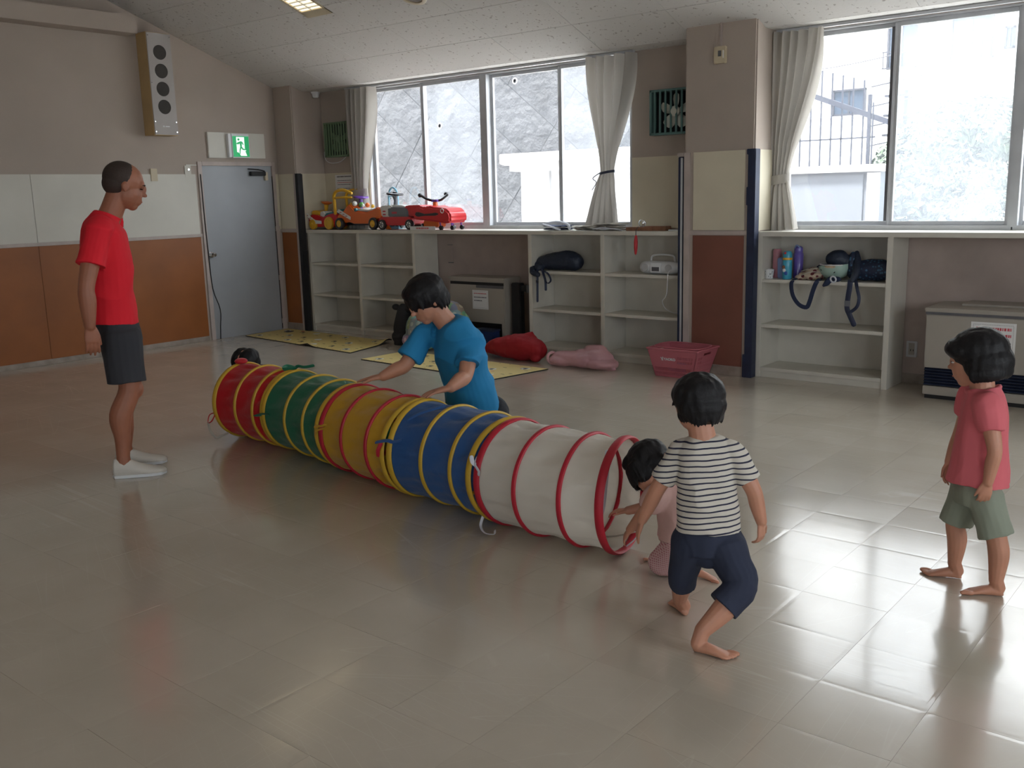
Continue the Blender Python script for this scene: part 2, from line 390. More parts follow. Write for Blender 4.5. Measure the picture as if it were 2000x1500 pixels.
# ---- windows
def glassmat(name,haze,col=(.82,.87,.95)):
    m=bpy.data.materials.new(name); m.use_nodes=True; n=m.node_tree; n.nodes.clear()
    o=n.nodes.new('ShaderNodeOutputMaterial'); t=n.nodes.new('ShaderNodeBsdfTransparent'); l=n.nodes.new('ShaderNodeBsdfTranslucent'); g=n.nodes.new('ShaderNodeBsdfGlossy')
    l.inputs[0].default_value=(*col,1); g.inputs['Roughness'].default_value=.02; t.inputs[0].default_value=(.96,.97,.97,1)
    tx=n.nodes.new('ShaderNodeTexNoise'); tx.inputs['Scale'].default_value=2.5; tx.inputs['Detail'].default_value=6
    tc=n.nodes.new('ShaderNodeTexCoord'); n.links.new(tc.outputs['Object'],tx.inputs[0])
    mr=n.nodes.new('ShaderNodeMapRange'); mr.inputs['From Min'].default_value=.3; mr.inputs['From Max'].default_value=.75; mr.inputs['To Min'].default_value=haze*.8; mr.inputs['To Max'].default_value=haze*1.35
    n.links.new(tx.outputs[0],mr.inputs['Value'])
    a=n.nodes.new('ShaderNodeMixShader'); c=n.nodes.new('ShaderNodeMixShader'); c.inputs[0].default_value=.05
    n.links.new(mr.outputs[0],a.inputs[0]); n.links.new(t.outputs[0],a.inputs[1]); n.links.new(l.outputs[0],a.inputs[2])
    n.links.new(a.outputs[0],c.inputs[1]); n.links.new(g.outputs[0],c.inputs[2]); n.links.new(c.outputs[0],o.inputs['Surface']); return m
MT['glass']=glassmat('dusty_glare_glass',.035); MT['glass_haze']=glassmat('hazy_glass',.10); MT['glass_r']=glassmat('sun_hazed_glass',.12)  # translucent mix puts veiling glare into the panes, over some dirt
def window(name,x0,x1,ps,haze,z0=1.255,z1=2.83):
    w=struct(MB().box((x0,.01,z0-.025),(x1,.13,z0)).box((x0,.01,z1),(x1,.13,z1+.02)).box((x0,.01,z0),(x0+.022,.13,z1)).box((x1-.022,.01,z0),(x1,.13,z1)).box((x0,.005,z0-.03),(x1,.03,z0+.012)).build(name,'alu',loc=((x0+x1)/2,.07,z0)))
    for (a,c,yy),hz in zip(ps,haze):
        s=MB(); t=.045
        s.box((a,yy,z0),(a+t,yy+.03,z1)).box((c-t,yy,z0),(c,yy+.03,z1)).box((a+t,yy,z0),(c-t,yy+.03,z0+.045)).box((a+t,yy,z1-.035),(c-t,yy+.03,z1))
        s.box((a+.008,yy-.006,z0+.01),(a+.02,yy,z1-.01)).box((c-.02,yy-.006,z0+.01),(c-.008,yy,z1-.01))
        so_=s.build('sash',('alu'),w,bevel=.002,seg=1)
        bx('pane',(a+t-.004,yy+.012,z0+.04),(c-t+.004,yy+.016,z1-.03),('glass','glass_haze','glass_r')[hz],so_)
    return w
w1=window('window_1',1.14,4.82,[(1.16,2.05,.07),(2.01,2.93,.035),(3.00,3.945,.07),(3.92,4.81,.035)],[0,1,0,1])
bx('mullion',(2.92,.0,1.255),(3.01,.10,2.83),'alu',w1,.003)
w2=window('window_2',6.29,8.13,[(6.31,7.235,.07),(7.20,8.12,.035)],[0,2])
for k_,(a_,c_) in enumerate(RW_ADDED):  # unseen side windows, added to brighten the room
    m_=(a_+c_)/2; added_win=struct(MB().box((13.03,a_,.9),(13.1,c_,.94)).box((13.03,a_,2.66),(13.1,c_,2.7)).box((13.03,a_,.94),(13.1,a_+.04,2.66)).box((13.03,c_-.04,.94),(13.1,c_,2.66)).box((13.03,m_-.03,.94),(13.1,m_+.03,2.66)).build('window_%d'%(4+k_),'alu'))
    bx('pane',(13.06,a_+.04,.94),(13.064,m_-.03,2.66),'glass',added_win); bx('pane',(13.06,m_+.03,.94),(13.064,c_-.04,2.66),'glass',added_win)
added_win=struct(MB().box((8.6,-12.6,.9),(10.4,-12.52,.94)).box((8.6,-12.6,2.66),(10.4,-12.52,2.7)).box((8.6,-12.6,.94),(8.64,-12.52,2.66)).box((10.36,-12.6,.94),(10.4,-12.52,2.66)).box((9.47,-12.6,.94),(9.53,-12.52,2.66)).build('window_6','alu'))  # unseen window behind the camera, added to light the back wall
bx('pane',(8.64,-12.57,.94),(9.47,-12.566,2.66),'glass',added_win); bx('pane',(9.53,-12.57,.94),(10.36,-12.566,2.66),'glass',added_win)
w3=window('window_3',8.14,10.06,[(8.15,9.12,.07),(9.08,10.04,.035)],[0,1])
bx('mullion',(8.10,.0,1.255),(8.17,.10,2.83),'alu',w2,.003)
bx('weather_strip',(7.168,.062,1.30),(7.19,.07,2.80),'alu_dark',w2)
# vent holes in panes two and three, ring stickers
for px,pz in ((2.275,2.355),(3.33,2.86-.12)):
    MB().torus((px,.052 if px<3 else .09,pz),(0,1,0),.028,.006,n=20,m=6).build('ring_sticker','white_film',w1,smooth=True)
    MB().cyl((px,.048 if px<3 else .086,pz),(px,.053 if px<3 else .091,pz),.017,n=16).build('ring_centre','alu_dark',w1)
# corner remnants of a poster stuck on the right pane
for cx,cz,sx,sz in ((7.46,1.72,1,-1),(7.74,1.73,-1,-1),(7.44,1.43,1,1),(7.73,1.44,-1,1)):
    mb=MB().prism([(cx,cz),(cx+sx*.05,cz),(cx+sx*.05,cz+sz*.018),(cx+sx*.018,cz+sz*.018),(cx+sx*.018,cz+sz*.05),(cx,cz+sz*.05)],.040,.042); mb.build('tape_corner','white_film',w2)
# curtain rails
for nm,a,c in (('left',.93,4.90),('right',6.29,10.1)):
    r_=MB().box((a,-.13,2.835),(c,-.085,2.858)).build('curtain_rail','alu',bevel=.003,loc=((a+c)/2,-.11,2.85))
    tag(r_,'grey metal curtain rail along the ceiling above the %s windows'%nm,'curtain rail')
# ---- door
dr=struct(bx('door_1',(-.045,-1.515,.0),(-.005,-.545,2.0),'steel',bevel=.003,loc=(-.02,-1.03,0)))
dfm=MB().box((-.14,-1.57,0),(.018,-1.515,2.045)).box((-.14,-.545,0),(.018,-.50,2.045)).box((-.14,-1.515,2.0),(.018,-.545,2.045)).build('door_frame','trim',dr,bevel=.003)
bx('rubber_seal',(.0,-.548,0.02),(.012,-.528,1.88),'black',dr)
for z in (1.22,.62,.08): bx('hinge',(.012,-.555,z),(.026,-.49,z+.06),'trim',dr,.002)
kn=MB().lathe((-.006,-1.475,.99),(1,0,0),[(0,.034),(.008,.034),(.01,.014),(.035,.014),(.038,.027),(.06,.031),(.075,.022),(.077,.001)]).build('door_knob','chrome',dr,smooth=True)
cl=bx('door_closer',(-.005,-.87,1.885),(.05,-.66,1.935),'black',dr,.006)
MB().tube([(.04,-.68,1.94),(.09,-.80,1.955),(.03,-.90,1.965)],.008,n=6,sub=2).build('closer_arm','black',cl)
bx('closer_bracket',(-.005,-.66,1.83),(.03,-.62,1.93),'beige',dr,.003)
MB().tube([(.02,-1.545,1.90),(.022,-1.54,1.4),(.024,-1.53,1.0),(.02,-1.51,.6),(.03,-1.44,.35),(.03,-1.455,.15),(.02,-1.46,.0)],.006,n=6).build('door_cable','black',dr,smooth=True)
# ---- ledges and shelf units
led=bx('window_ledge',(.352,-.39,1.192),(5.628,.01,1.23),'shelf',bevel=.003,loc=(3,-.2,1.2)); tag(led,'long cream ledge under the left windows carrying the toy vehicles','ledge')
led2=bx('window_ledge',(6.282,-.39,1.192),(12.9,.01,1.23),'shelf',bevel=.003,loc=(8,-.2,1.2)); tag(led2,'cream ledge under the right windows beside the pillar','ledge')
def shelves(label,xs,zs,depth=.365):
    x0,x1=xs[0],xs[-1]; t=thing('shelf_unit',label,'shelf',((x0+x1)/2,-.2,0))
    bx('back_panel',(x0+.01,-.012,.03),(x1-.01,-.004,1.19),'shelf',t)
    for i,x in enumerate(xs):
        w=.022; bx('side_panel' if i in(0,len(xs)-1) else 'divider',(x-w,-.38,0),(x+w,-.012,1.192),'shelf',t,.002)
    for a,c in zip(xs,xs[1:]):
        for z in zs: bx('shelf_board',(a+.023,-.375,z-.028),(c-.023,-.013,z),'shelf',t,.003)
        bx('base_board',(a+.023,-.378,.055),(c-.023,-.013,.085),'shelf',t,.002)
        bx('plinth',(a+.023,-.365,0),(c-.023,-.345,.054),'shelf',t,.002)
    return t
shelves('cream shelf unit with two empty columns by the grey door',(.42,1.305,2.21),(.835,.455))
shelves('cream shelf unit holding the backpack and the white radio',(3.85,4.72,5.55),(.835,.455))
shelves('cream shelf unit right of the pillar holding bottles and helmet',(6.31,7.38),(.835,.455))
# ================= FIXTURES =================
# recessed fluorescent lamp
def sl(y): return 2.75-.37*y
MT['lampglow']=mat('lamp_diffuser',(.8,.75,.62),.4,emit=(1,.84,.55),estr=.30)
def slope_box(mb,x0,x1,y0,y1,a,c,S=sl,sg=1):
    nn=V(0,.37*sg,1).normalized(); p=[V(x,y,S(y)) for x,y in((x0,y0),(x1,y0),(x1,y1),(x0,y1))]
    mb.add([q+nn*a for q in p]+[q+nn*c for q in p],[(3,2,1,0),(4,5,6,7),(0,1,5,4),(1,2,6,5),(2,3,7,6),(3,0,4,7)]); return mb
def lamp(xc,ya,yb,label,S=sl,sg=1,dz=0,group=None):
    a0,a1=xc-.18,xc+.18
    lt=thing('ceiling_light',label,'lamp',(xc,(ya+yb)/2,S((ya+yb)/2)),group)
    fr=MB()
    for q in ((a0,a0+.025,ya,yb),(a1-.025,a1,ya,yb),(a0,a1,ya,ya-.10),(a0,a1,yb+.06,yb)): slope_box(fr,*q,-.006-dz,.011-dz,S,sg)
    fr.build('frame','beige',lt)
    d=MB(); slope_box(d,a0+.025,a1-.025,ya-.1,yb+.06,.006-dz,.011-dz,S,sg); d.build('diffuser','lampglow',lt)
    lv=MB(); slope_box(lv,xc-.005,xc+.005,ya-.1,yb+.06,-.006-dz,.006-dz,S,sg); yy=ya-.14
    while yy>yb+.06: slope_box(lv,a0+.025,a1-.025,yy,yy-.008,-.006-dz,.006-dz,S,sg); yy-=.055
    lv.build('louvre','whiteplastic',lt)
lamp(2.28,-1.56,-2.86,'recessed warm fluorescent lamp with a white louvre in the sloped ceiling')
def sl2(y): return (2.75-.37*RY)-(RY-y)*(2.75-.37*RY+.014-2.9)/(12.5+RY)
for xc,w_ in ((5.6,'over the middle of the play tunnel, outside the picture'),(9.2,'above the two standing children, outside the picture')):  # unseen lamps from here on, added as fill for the hall
    lamp(xc,-4.2,-5.5,'added fluorescent fill lamp '+w_,dz=.022,group='added ceiling lamps outside the picture')
for xc,w_ in ((2.28,'nearest the left wall'),(5.6,'in the middle'),(9.2,'right above the camera')):
    lamp(xc,-7.6,-8.9,'added fluorescent fill lamp on the far ceiling slope, '+w_,S=sl2,sg=-1,dz=.03,group='added ceiling lamps outside the picture')
# round ceiling ring and smoke detector
rc=V(3.52,-1.55,sl(-1.55)); nrm=V(0,-.37,-1).normalized()
ds=thing('ceiling_vent','round cream ring vent in the sloped ceiling beside the lamp','vent',rc)
MB().lathe(rc-nrm*.002,nrm,[(0,.13),(.012,.128),(.02,.115),(.018,.09),(.004,.088),(.003,.001)],28).build('ring','beige',ds,smooth=True)
MB().lathe(rc,nrm,[(.003,.085),(.010,.08),(.011,.001)],24).build('core','ceil_gap',ds,smooth=True)
sm=tag(MB().lathe((.40,-.12,2.86),(0,0,-1),[(0,.055),(.018,.055),(.03,.045),(.055,.042),(.068,.03),(.07,.001)],24).build('smoke_detector','whiteplastic',smooth=True,loc=(.4,-.12,2.86)),'round white smoke detector on the ceiling over the left pillar corner','smoke detector')
# screen casing, loudspeaker on the left wall
sc=tag(bx('screen_casing',(0,-6.6,3.325),(.24,-2.285,3.50),'plaster',bevel=.004,loc=(.12,-4.4,3.3)),'long boxed screen casing high on the left wall','screen casing')
sp_=thing('loudspeaker','tall cream column loudspeaker with four round drivers on the left wall','loudspeaker',(.1,-2.03,2.3))
bx('cabinet',(0,-2.175,2.31),(.19,-1.885,3.365),mat('speaker_side',(.52,.36,.17),.5,var=.08),sp_,.004)
gp=bx('front_panel',(.19,-2.17,2.315),(.20,-1.89,3.36),mat('speaker_front',(.40,.37,.35),.6,var=.05),sp_,.003)
MT['cone']=mat('speaker_cone',(.05,.045,.04),.8,bump=.6,bscale=200)
for z in (3.165,2.975,2.79,2.605):
    MB().lathe((.197,-2.03,z),(1,0,0),[(0,.076),(.007,.074),(.005,.062),(.006,.001)],24).build('speaker_grille','cone',gp,smooth=True)
for z in (3.33,2.345,2.85,2.45):
    for y in (-2.155,-1.905): MB().cyl((.2,y,z),(.203,y,z),.006,n=8).build('screw','chrome',gp)
MB().box((.2,-2.07,2.395),(.202,-2.05,2.41)).box((.2,-2.04,2.397),(.202,-1.99,2.407)).build('maker_plate','whiteplastic',gp)
# exit sign
ex=thing('exit_sign','lit green running-man exit sign on a cream plate over the door','exit sign',(.02,-1.03,2.08))
bx('backing_plate',(0,-1.42,2.087),(.03,-.636,2.375),'cream_grey',ex,.004)
bx('side_cap',(.03,-1.175,2.095),(.075,-1.135,2.36),'whiteplastic',ex,.003)
hb=bx('housing',(.03,-1.135,2.09),(.085,-.895,2.362),'whiteplastic',ex,.004)
MT['green']=mat('exit_green',(.0,.25,.08),.4,emit=(.0,.42,.12),estr=.10); MT['glow']=mat('exit_white',(.7,.8,.75),.4,emit=(.75,1,.85),estr=.16)
bx('green_face',(.085,-1.125,2.10),(.088,-.905,2.335),'green',hb)
def yz(poly,x0,x1,m,nm): MB().prism(poly,x0,x1,'x').build(nm,m,hb)
U=lambda a,c:(-1.125+.22*a,2.10+.235*c)
yz([U(.22,.98-.02),U(.72,.96),U(.72,.42),U(.80,.30),U(.74,.28),U(.84,.05),U(.38,.05),U(.30,.18),U(.22,.24)],.088,.0885,'glow','doorway_shape')
yz([U(.36+.07*math.cos(a*.6),.84+.055*math.sin(a*.6)) for a in range(10)],.0885,.0890,'green','runner_head')
yz([U(.34,.72),U(.52,.76),U(.60,.72),U(.66,.60),U(.62,.57),U(.55,.66),U(.54,.50),U(.62,.40),U(.80,.38),U(.80,.33),U(.58,.34),U(.50,.42),U(.44,.30),U(.42,.14),U(.36,.14),U(.38,.34),U(.44,.50),U(.42,.64),U(.32,.60),U(.22,.62),U(.22,.66)],.0885,.0890,'green','runner_body')
for a,c,w in ((.30,.10,.10),(.36,.04,.1)): yz([U(a,c),U(a+w,c),U(a+w-.09,c+.12),U(a-.09,c+.12)],.0885,.089,'green','arrow_mark')
# small boxes on the left wall
o=bx('push_plate',(0,-2.16,1.83),(.02,-2.08,1.965),'beige',bevel=.003,loc=(.01,-2.12,1.83)); tag(o,'small beige wall box beside the head of the man in red','switch box')
sb=thing('wall_switch','small cream wall plate with a round lock beside the door frame','switch',(.01,-1.69,1.87)); bx('plate',(0,-1.735,1.872),(.012,-1.655,2.0),'cream_grey',sb,.002)
MB().lathe((.012,-1.69,1.955),(1,0,0),[(0,.013),(.012,.012),(.013,.001)],14).build('lock','chrome',sb,smooth=True)
bx('cable_cover',(0,-1.715,2.0),(.012,-1.58,2.012),'cream_grey',sb)
# thermostat on the pillar
th=thing('thermostat','cream thermostat box with a dark dial high on the right pillar','thermostat',(5.96,-.48,2.6))
bx('case',(5.915,-.495,2.60),(6.02,-.456,2.735),'beige',th,.005); bx('dial_window',(5.955,-.498,2.655),(5.985,-.495,2.70),'alu_dark',th,.001)
bx('conduit',(5.955,-.468,2.735),(5.975,-.456,2.92),'trim',th,.003); bx('lever',(5.998,-.499,2.64),(6.008,-.495,2.70),'white',th)
# padding strips
s=MB().box((.352,-.475,0),(.405,-.40,1.895)).box((.395,-.47,.70),(.425,-.41,.98)).box((.34,-.476,1.895),(.41,-.42,1.90))
tag(s.build('padding_strip','black',bevel=.004,loc=(.38,-.44,0)),'black rubber edge strip on the left pillar beside the door','padding strip')
s=MB().box((5.565,-.45,.13),(5.615,-.40,1.87))
s=tag(s.build('folding_post','navy',bevel=.006,loc=(5.59,-.42,.13)),'thin dark blue post along the left side of the right pillar','post'); 
bx('grey_face',(5.593,-.455,.15),(5.613,-.45,1.86),'alu',s); bx('post_cap',(5.56,-.455,1.87),(5.625,-.398,1.9),'trim',s,.003)
s=MB().box((6.232,-.478,0.0),(6.30,-.39,1.905)).box((6.215,-.479,.0),(6.24,-.468,.20)).box((6.22,-.479,1.86),(6.25,-.468,1.905)).box((6.222,-.479,1.45),(6.25,-.468,1.60))
tag(s.build('padding_strip','navy',bevel=.004,loc=(6.26,-.43,0)),'dark blue padded tape strip wrapping the right corner of the big pillar','padding strip')
# wall fans behind slatted green guards
def fan(label,x0,x1,z0,z1,c,slats,plug=False,broken=False):
    t=thing('wall_fan',label,'ventilation fan',((x0+x1)/2,-.05,z0)); y0=-.115
    fr=MB().box((x0,y0,z0),(x0+.022,0,z1)).box((x1-.022,y0,z0),(x1,0,z1)).box((x0,y0,z1-.02),(x1,0,z1)).box((x0,y0,z0),(x1,0,z0+.02)); fr.build('guard_frame',c,t,bevel=.002,seg=1)
    bx('backing',(x0+.02,-.012,z0+.02),(x1-.02,-.007,z1-.02),'black',t)
    for i in range(slats):
        x=x0+.03+(x1-x0-.06)*(i+.5)/slats
        bx('slat',(x-.009,y0-.004,z0+.012),(x+.009,y0+.006,z1-.012),c,t)
    cx,cz=(x0+x1)/2+.03,(z0+z1)/2
    bl=mat('fan_blade',(.55,.57,.50),.4) if not broken else c
    MB().lathe((cx,-.09,cz),(0,-1,0),[(0,.05),(.015,.048),(.03,.03),(.032,.001)],16).build('fan_hub',bl,t,smooth=True)
    for i in range(5):
        a=2*math.pi*i/5+.3; d=V(math.cos(a),0,math.sin(a)); e=V(-math.sin(a),0,math.cos(a)); y=V(0,1,0)
        p0=V(cx,-.075,cz)
        rg=[]
        for k,(r_,w_) in enumerate(((.03,.022),(.07,.042),(.11,.052),(.145,.046),(.16,.02))):
            q=p0+d*r_; dd=(e*.85+y*.45).normalized(); nn=d.cross(dd)
            rg.append([q+dd*w_*math.cos(j*math.pi/4)+nn*.004*math.sin(j*math.pi/4) for j in range(8)])
        MB().rings(rg).build('fan_blade',bl,t,smooth=True)
    if plug:
        so_=bx('wall_socket',(.375,-.016,2.10),(.435,0,2.20),'alu_dark',t,.003)
        MB().box((.395,-.04,2.125),(.42,-.016,2.16)).build('plug','whiteplastic',t,bevel=.003)
        MB().tube([(.407,-.04,2.13),(.44,-.05,2.06),(.52,-.04,2.02),(.68,-.03,2.03),(.80,-.03,2.09)],.005,n=6).build('power_cord','whiteplastic',t,smooth=True)
    return t
MT['gr1']=mat('sage_green_metal',(.13,.20,.11),.5,var=.08); MT['gr2']=mat('teal_green_metal',(.10,.20,.19),.5,var=.08)
fan('sage green slatted wall fan beside the left curtain',.50,.925,2.085,2.49,'gr1',8,plug=True,broken=True)
fan('teal slatted wall fan with white blades left of the right pillar',5.07,5.52,2.085,2.485,'gr2',7)
# notice paper on the wall
def dashes(mb,pl,rows,seed,t0):
    """flat printed lines: pl maps (a,c) in 0..1 to a point"""
    rr=random.Random(seed)
    for (c,h,a0,a1) in rows:
        a=a0
        while a<a1:
            w=rr.uniform(.02,.05)
            p=[pl(a,c),pl(min(a+w,a1),c),pl(min(a+w,a1),c+h),pl(a,c+h)]; mb.add(p,[(0,1,2,3)]); a+=w+rr.uniform(.008,.02)
    return mb
def notice(name,label,x0,x1,y,z0,z1,red,par=None,border=False,seed=1,rows=None):
    o=MB().box((x0,y,z0),(x1,y+.002,z1)).build(name,'paper',par,loc=None if par else ((x0+x1)/2,y,z0))
    if not par: tag(o,label,'notice')
    pl=lambda a,c:(x0+(x1-x0)*a,y-.0008,z0+(z1-z0)*c)
    rows=rows or [(.86,.07,.1,.9),(.66,.035,.12,.88),(.55,.035,.1,.9),(.44,.035,.12,.85),(.22,.04,.1,.8)]
    dashes(MB(),pl,[r for i,r in enumerate(rows) if i not in red],seed,0).build('printed_text','ink',o)
    if red: dashes(MB(),pl,[r for i,r in enumerate(rows) if i in red],seed+1,0).build('printed_text','redink',o)
    if border:
        mb=MB()
        for k in range(24):
            a=.05+.9*k/24
            for c in (.06,.93): mb.add([pl(a,c),pl(a+.025,c),pl(a+.025,c+.008),pl(a,c+.008)],[(0,1,2,3)])
            for aa in (.05,.94): cc=.06+.87*k/24; mb.add([pl(aa,cc),pl(aa+.008,cc),pl(aa+.008,cc+.02),pl(aa,cc+.02)],[(0,1,2,3)])
        mb.build('dotted_border','ink',o)
    return o
notice('wall_notice','white printed notice on the cream wall above the small red ride-on',.545,.875,-.012,1.66,1.876,(2,))
# ---- heaters
MT['heater']=mat('heater_enamel',(.36,.325,.28),.45,var=.05,vscale=3)
t=thing('fan_heater','low beige convector heater with a black top slot behind the kneeling man','heater',(3.05,-.15,0))
bx('casing',(2.66,-.30,.255),(3.435,-.03,.72),'heater',t,.008); bx('lid',(2.65,-.31,.70),(3.445,-.03,.735),'heater',t,.006)
bx('top_slot',(2.68,-.304,.655),(3.43,-.298,.685),'black',t); bx('control_bay',(3.05,-.306,.625),(3.43,-.299,.655),'alu_dark',t,.002)
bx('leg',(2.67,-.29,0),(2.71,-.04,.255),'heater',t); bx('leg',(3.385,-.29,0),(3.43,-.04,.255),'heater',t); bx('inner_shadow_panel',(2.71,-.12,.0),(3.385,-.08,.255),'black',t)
nt_=notice('notice_sheet','',3.00,3.22,-.309,.40,.60,(0,),par=t,border=True,seed=5,rows=[(.80,.05,.1,.9),(.60,.05,.1,.9),(.42,.05,.1,.6)])
dp=thing('flue_pipe','black vertical duct with a wall bracket at the heater end','pipe',(3.55,-.2,0)); bx('duct',(3.475,-.235,.0),(3.595,-.16,.685),'black',dp,.008); bx('bracket',(3.595,-.22,.60),(3.68,-.18,.66),'black',dp,.003); MB().cyl((3.68,-.2,.59),(3.68,-.2,.67),.025,n=12).build('clamp','alu_dark',dp)
t=thing('fan_heater','large beige floor heater with louvred base on the right wall','heater',(8.5,-.28,0))
hy=-.52
bx('casing',(7.715,hy,.235),(9.55,-.03,.635),'heater',t,.006); bx('lid',(7.705,hy-.012,.655),(9.56,-.03,.685),'heater',t,.005); bx('top_stripe',(7.712,hy-.004,.635),(9.55,-.03,.656),'alu_dark',t)
bx('upper_ledge',(7.9,-.30,.685),(9.5,-.03,.70),'heater',t,.004)
gl=bx('louvre_recess',(7.715,hy+.03,.095),(9.55,-.03,.235),'black',t)
for i in range(6): 
    z=.105+i*.022; MB().prism([(hy,z),(hy+.03,z+.010),(hy+.03,z+.014),(hy,z+.004)],7.72,9.545,'x').build('louvre_slat','navy',t)
bx('base_panel',(7.715,hy,.03),(9.55,-.03,.095),'heater',t,.004); bx('foot_plinth',(7.73,hy+.01,0),(9.53,-.05,.03),'black',t)
notice('notice_sheet','',8.03,8.33,hy-.003,.345,.60,(0,1),par=t,border=True,seed=9,rows=[(.78,.08,.12,.9),(.60,.08,.15,.9),(.4,.05,.1,.9)])
def socket(label,x0,x1,z0,z1,y,m):
    t=thing('wall_socket',label,'socket',((x0+x1)/2,y,z0)); bx('plate',(x0,y-.012,z0),(x1,y,z1),m,t,.003); bx('insert',(x0+.02,y-.018,z0+.02),(x1-.02,y-.012,z1-.015),'heater',t,.002)
    for i in range(2): bx('pin_slot',(x0+.035+.02*i,y-.019,z0+.05),(x0+.04+.02*i,y-.0175,z0+.065),'black',t)
socket('grey power outlet on the wall left of the large heater',7.425,7.51,.215,.345,0,'alu')
socket('dark power outlet low in the shelf beside the dark blue post',5.38,5.50,.21,.34,-.012,'alu_dark')
o=MB().box((2.39,-.012,.86),(2.45,-.002,1.05)).build('cover_plate','plaster_low',bevel=.002,loc=(2.42,0,.86)); tag(o,'narrow blank cover plate on the wall above the small heater','cover plate')
bx('dark_mark',(2.385,-.013,1.05),(2.455,-.003,1.056),'alu_dark',o); bx('dark_mark',(2.39,-.013,.85),(2.46,-.003,.86),'alu_dark',o)
# ---- curtains
trans('curtain',(.50,.47,.43),.30,.85,bump=.3,var=.05)
def curtain(label,top,tie,bot,zt,ztie,zb,n,y=-.10,knot=False,seed=0,pull=.5):
    rr=random.Random(seed); ph=[rr.uniform(-.5,.5) for _ in range(9)]
    cx=(top[0]+top[1])/2; t=thing('curtain',label,'curtain',(cx,y,zt))
    NU,NV=110,46; vs=[]; mb=MB()
    for j in range(NV+1):
        s=j/NV; z=zt+(zb-zt)*s; st_=(zt-ztie)/(zt-zb)
        if s<=st_:
            k=(s/st_)**1.25; k=k*k*(3-2*k)*.75+k*.25; a=top[0]+(tie[0]-top[0])*k; c=top[1]+(tie[1]-top[1])*k; amp=.060*(1-k)+.022*k
        else:
            k=(s-st_)/(1-st_); k=k**.85; a=tie[0]+(bot[0]-tie[0])*k; c=tie[1]+(bot[1]-tie[1])*k; amp=.022+.045*k
        for i in range(NU+1):
            u=i/NU; w=u+.012*math.sin(2*math.pi*(u*2+s*.8)+ph[0])
            fold=1.25*math.sin(math.sin(2*math.pi*n*w+ph[1]+.6*math.sin(s*4+ph[2]))*1.3)+.22*math.sin(2*math.pi*n*2.1*w+ph[3]+s*2)
            x=a+(c-a)*u+.010*math.sin(2*math.pi*n*w*1+1.2+ph[4])*(1 if amp>.03 else .5)
            mb.v.append(V(x,y+amp*fold-.012*math.sin(math.pi*u),z+.004*math.sin(9*u)))
    for j in range(NV):
        for i in range(NU): a=j*(NU+1)+i; mb.f.append((a,a+1,a+NU+2,a+NU+1))
    mb.build('cloth','curtain',t,smooth=True)
    tx0,tx1=tie
    MB().rings([[V((tx0+tx1)/2+((tx1-tx0)/2+.012)*math.cos(q*math.pi/8),y-.004+.050*math.sin(q*math.pi/8),ztie+dz+.012*math.cos(q*math.pi/8)) for q in range(16)] for dz in ((-.012,.012) if knot else (-.045,.03))],cap=False).build('tieback','navy' if knot else 'curtain',t,smooth=True)
    if knot:
        MB().tube([(tx0+.02,y-.05,ztie),(tx0-.05,y-.07,ztie-.05),(tx0-.01,y-.07,ztie-.09),(tx0-.06,y-.07,ztie-.16)],.004,n=6).build('tie_ends','ink',t,smooth=True)
    return t
curtain('beige curtain gathered at the left end of the left windows',(.93,1.40),(.955,1.20),(.93,1.26),2.835,1.66,1.235,5,seed=2)
curtain('beige curtain tied with dark cord at the right end of the left windows',(4.345,4.90),(4.525,4.665),(4.34,4.72),2.835,1.77,1.25,5,knot=True,seed=5)
curtain('beige curtain tied back beside the right side of the big pillar',(6.25,6.69),(6.265,6.42),(6.15,6.52),2.835,1.66,1.235,6,seed=9)
# ================= TOYS ON THE LEDGE =================
MT['yel']=plastic('yellow_plastic',(.75,.42,.03)); MT['red']=plastic('red_plastic',(.62,.02,.025)); MT['oran']=plastic('orange_plastic',(.80,.16,.015))
MT['pur']=plastic('purple_plastic',(.16,.05,.42)); MT['teal']=plastic('teal_plastic',(.03,.20,.24)); MT['blk']=plastic('black_plastic',(.015,.015,.018)); MT['gry']=plastic('grey_plastic',(.16,.17,.19)); MT['wht']=plastic('white_plastic_gloss',(.72,.72,.68)); MT['lblue']=plastic('light_blue_plastic',(.25,.52,.68)); MT['grn']=plastic('green_plastic',(.15,.42,.10)); MT['blu']=plastic('blue_plastic',(.03,.10,.42))
ZL=1.231
def wheel(par,x,y,r,w,mh,mt='blk',side=-1,spokes=False):
    o=MB().lathe((x,y,ZL+r),(0,side,0),[(-w/2,r*.6),(-w/2,r*.92),(-w*.3,r),(w*.3,r),(w/2,r*.92),(w/2,r*.62),(w*.38,r*.6),(w*.38,.001)],20).build('wheel',mt,par,smooth=True)
    MB().lathe((x,y,ZL+r),(0,side,0),[(w*.38,r*.6),(w*.5,r*.55),(w*.45,r*.35),(w*.58,r*.2),(w*.6,.001)],20).build('hub_cap',mh,o,smooth=True)
    if spokes:
        mb=MB()
        for i in range(5):
            a=2*math.pi*i/5; mb.cyl((x,y+side*w*.55,ZL+r),(x+math.cos(a)*r*.52,y+side*w*.52,ZL+r+math.sin(a)*r*.52),r*.08,n=6)
        mb.build('spokes','blk',o)
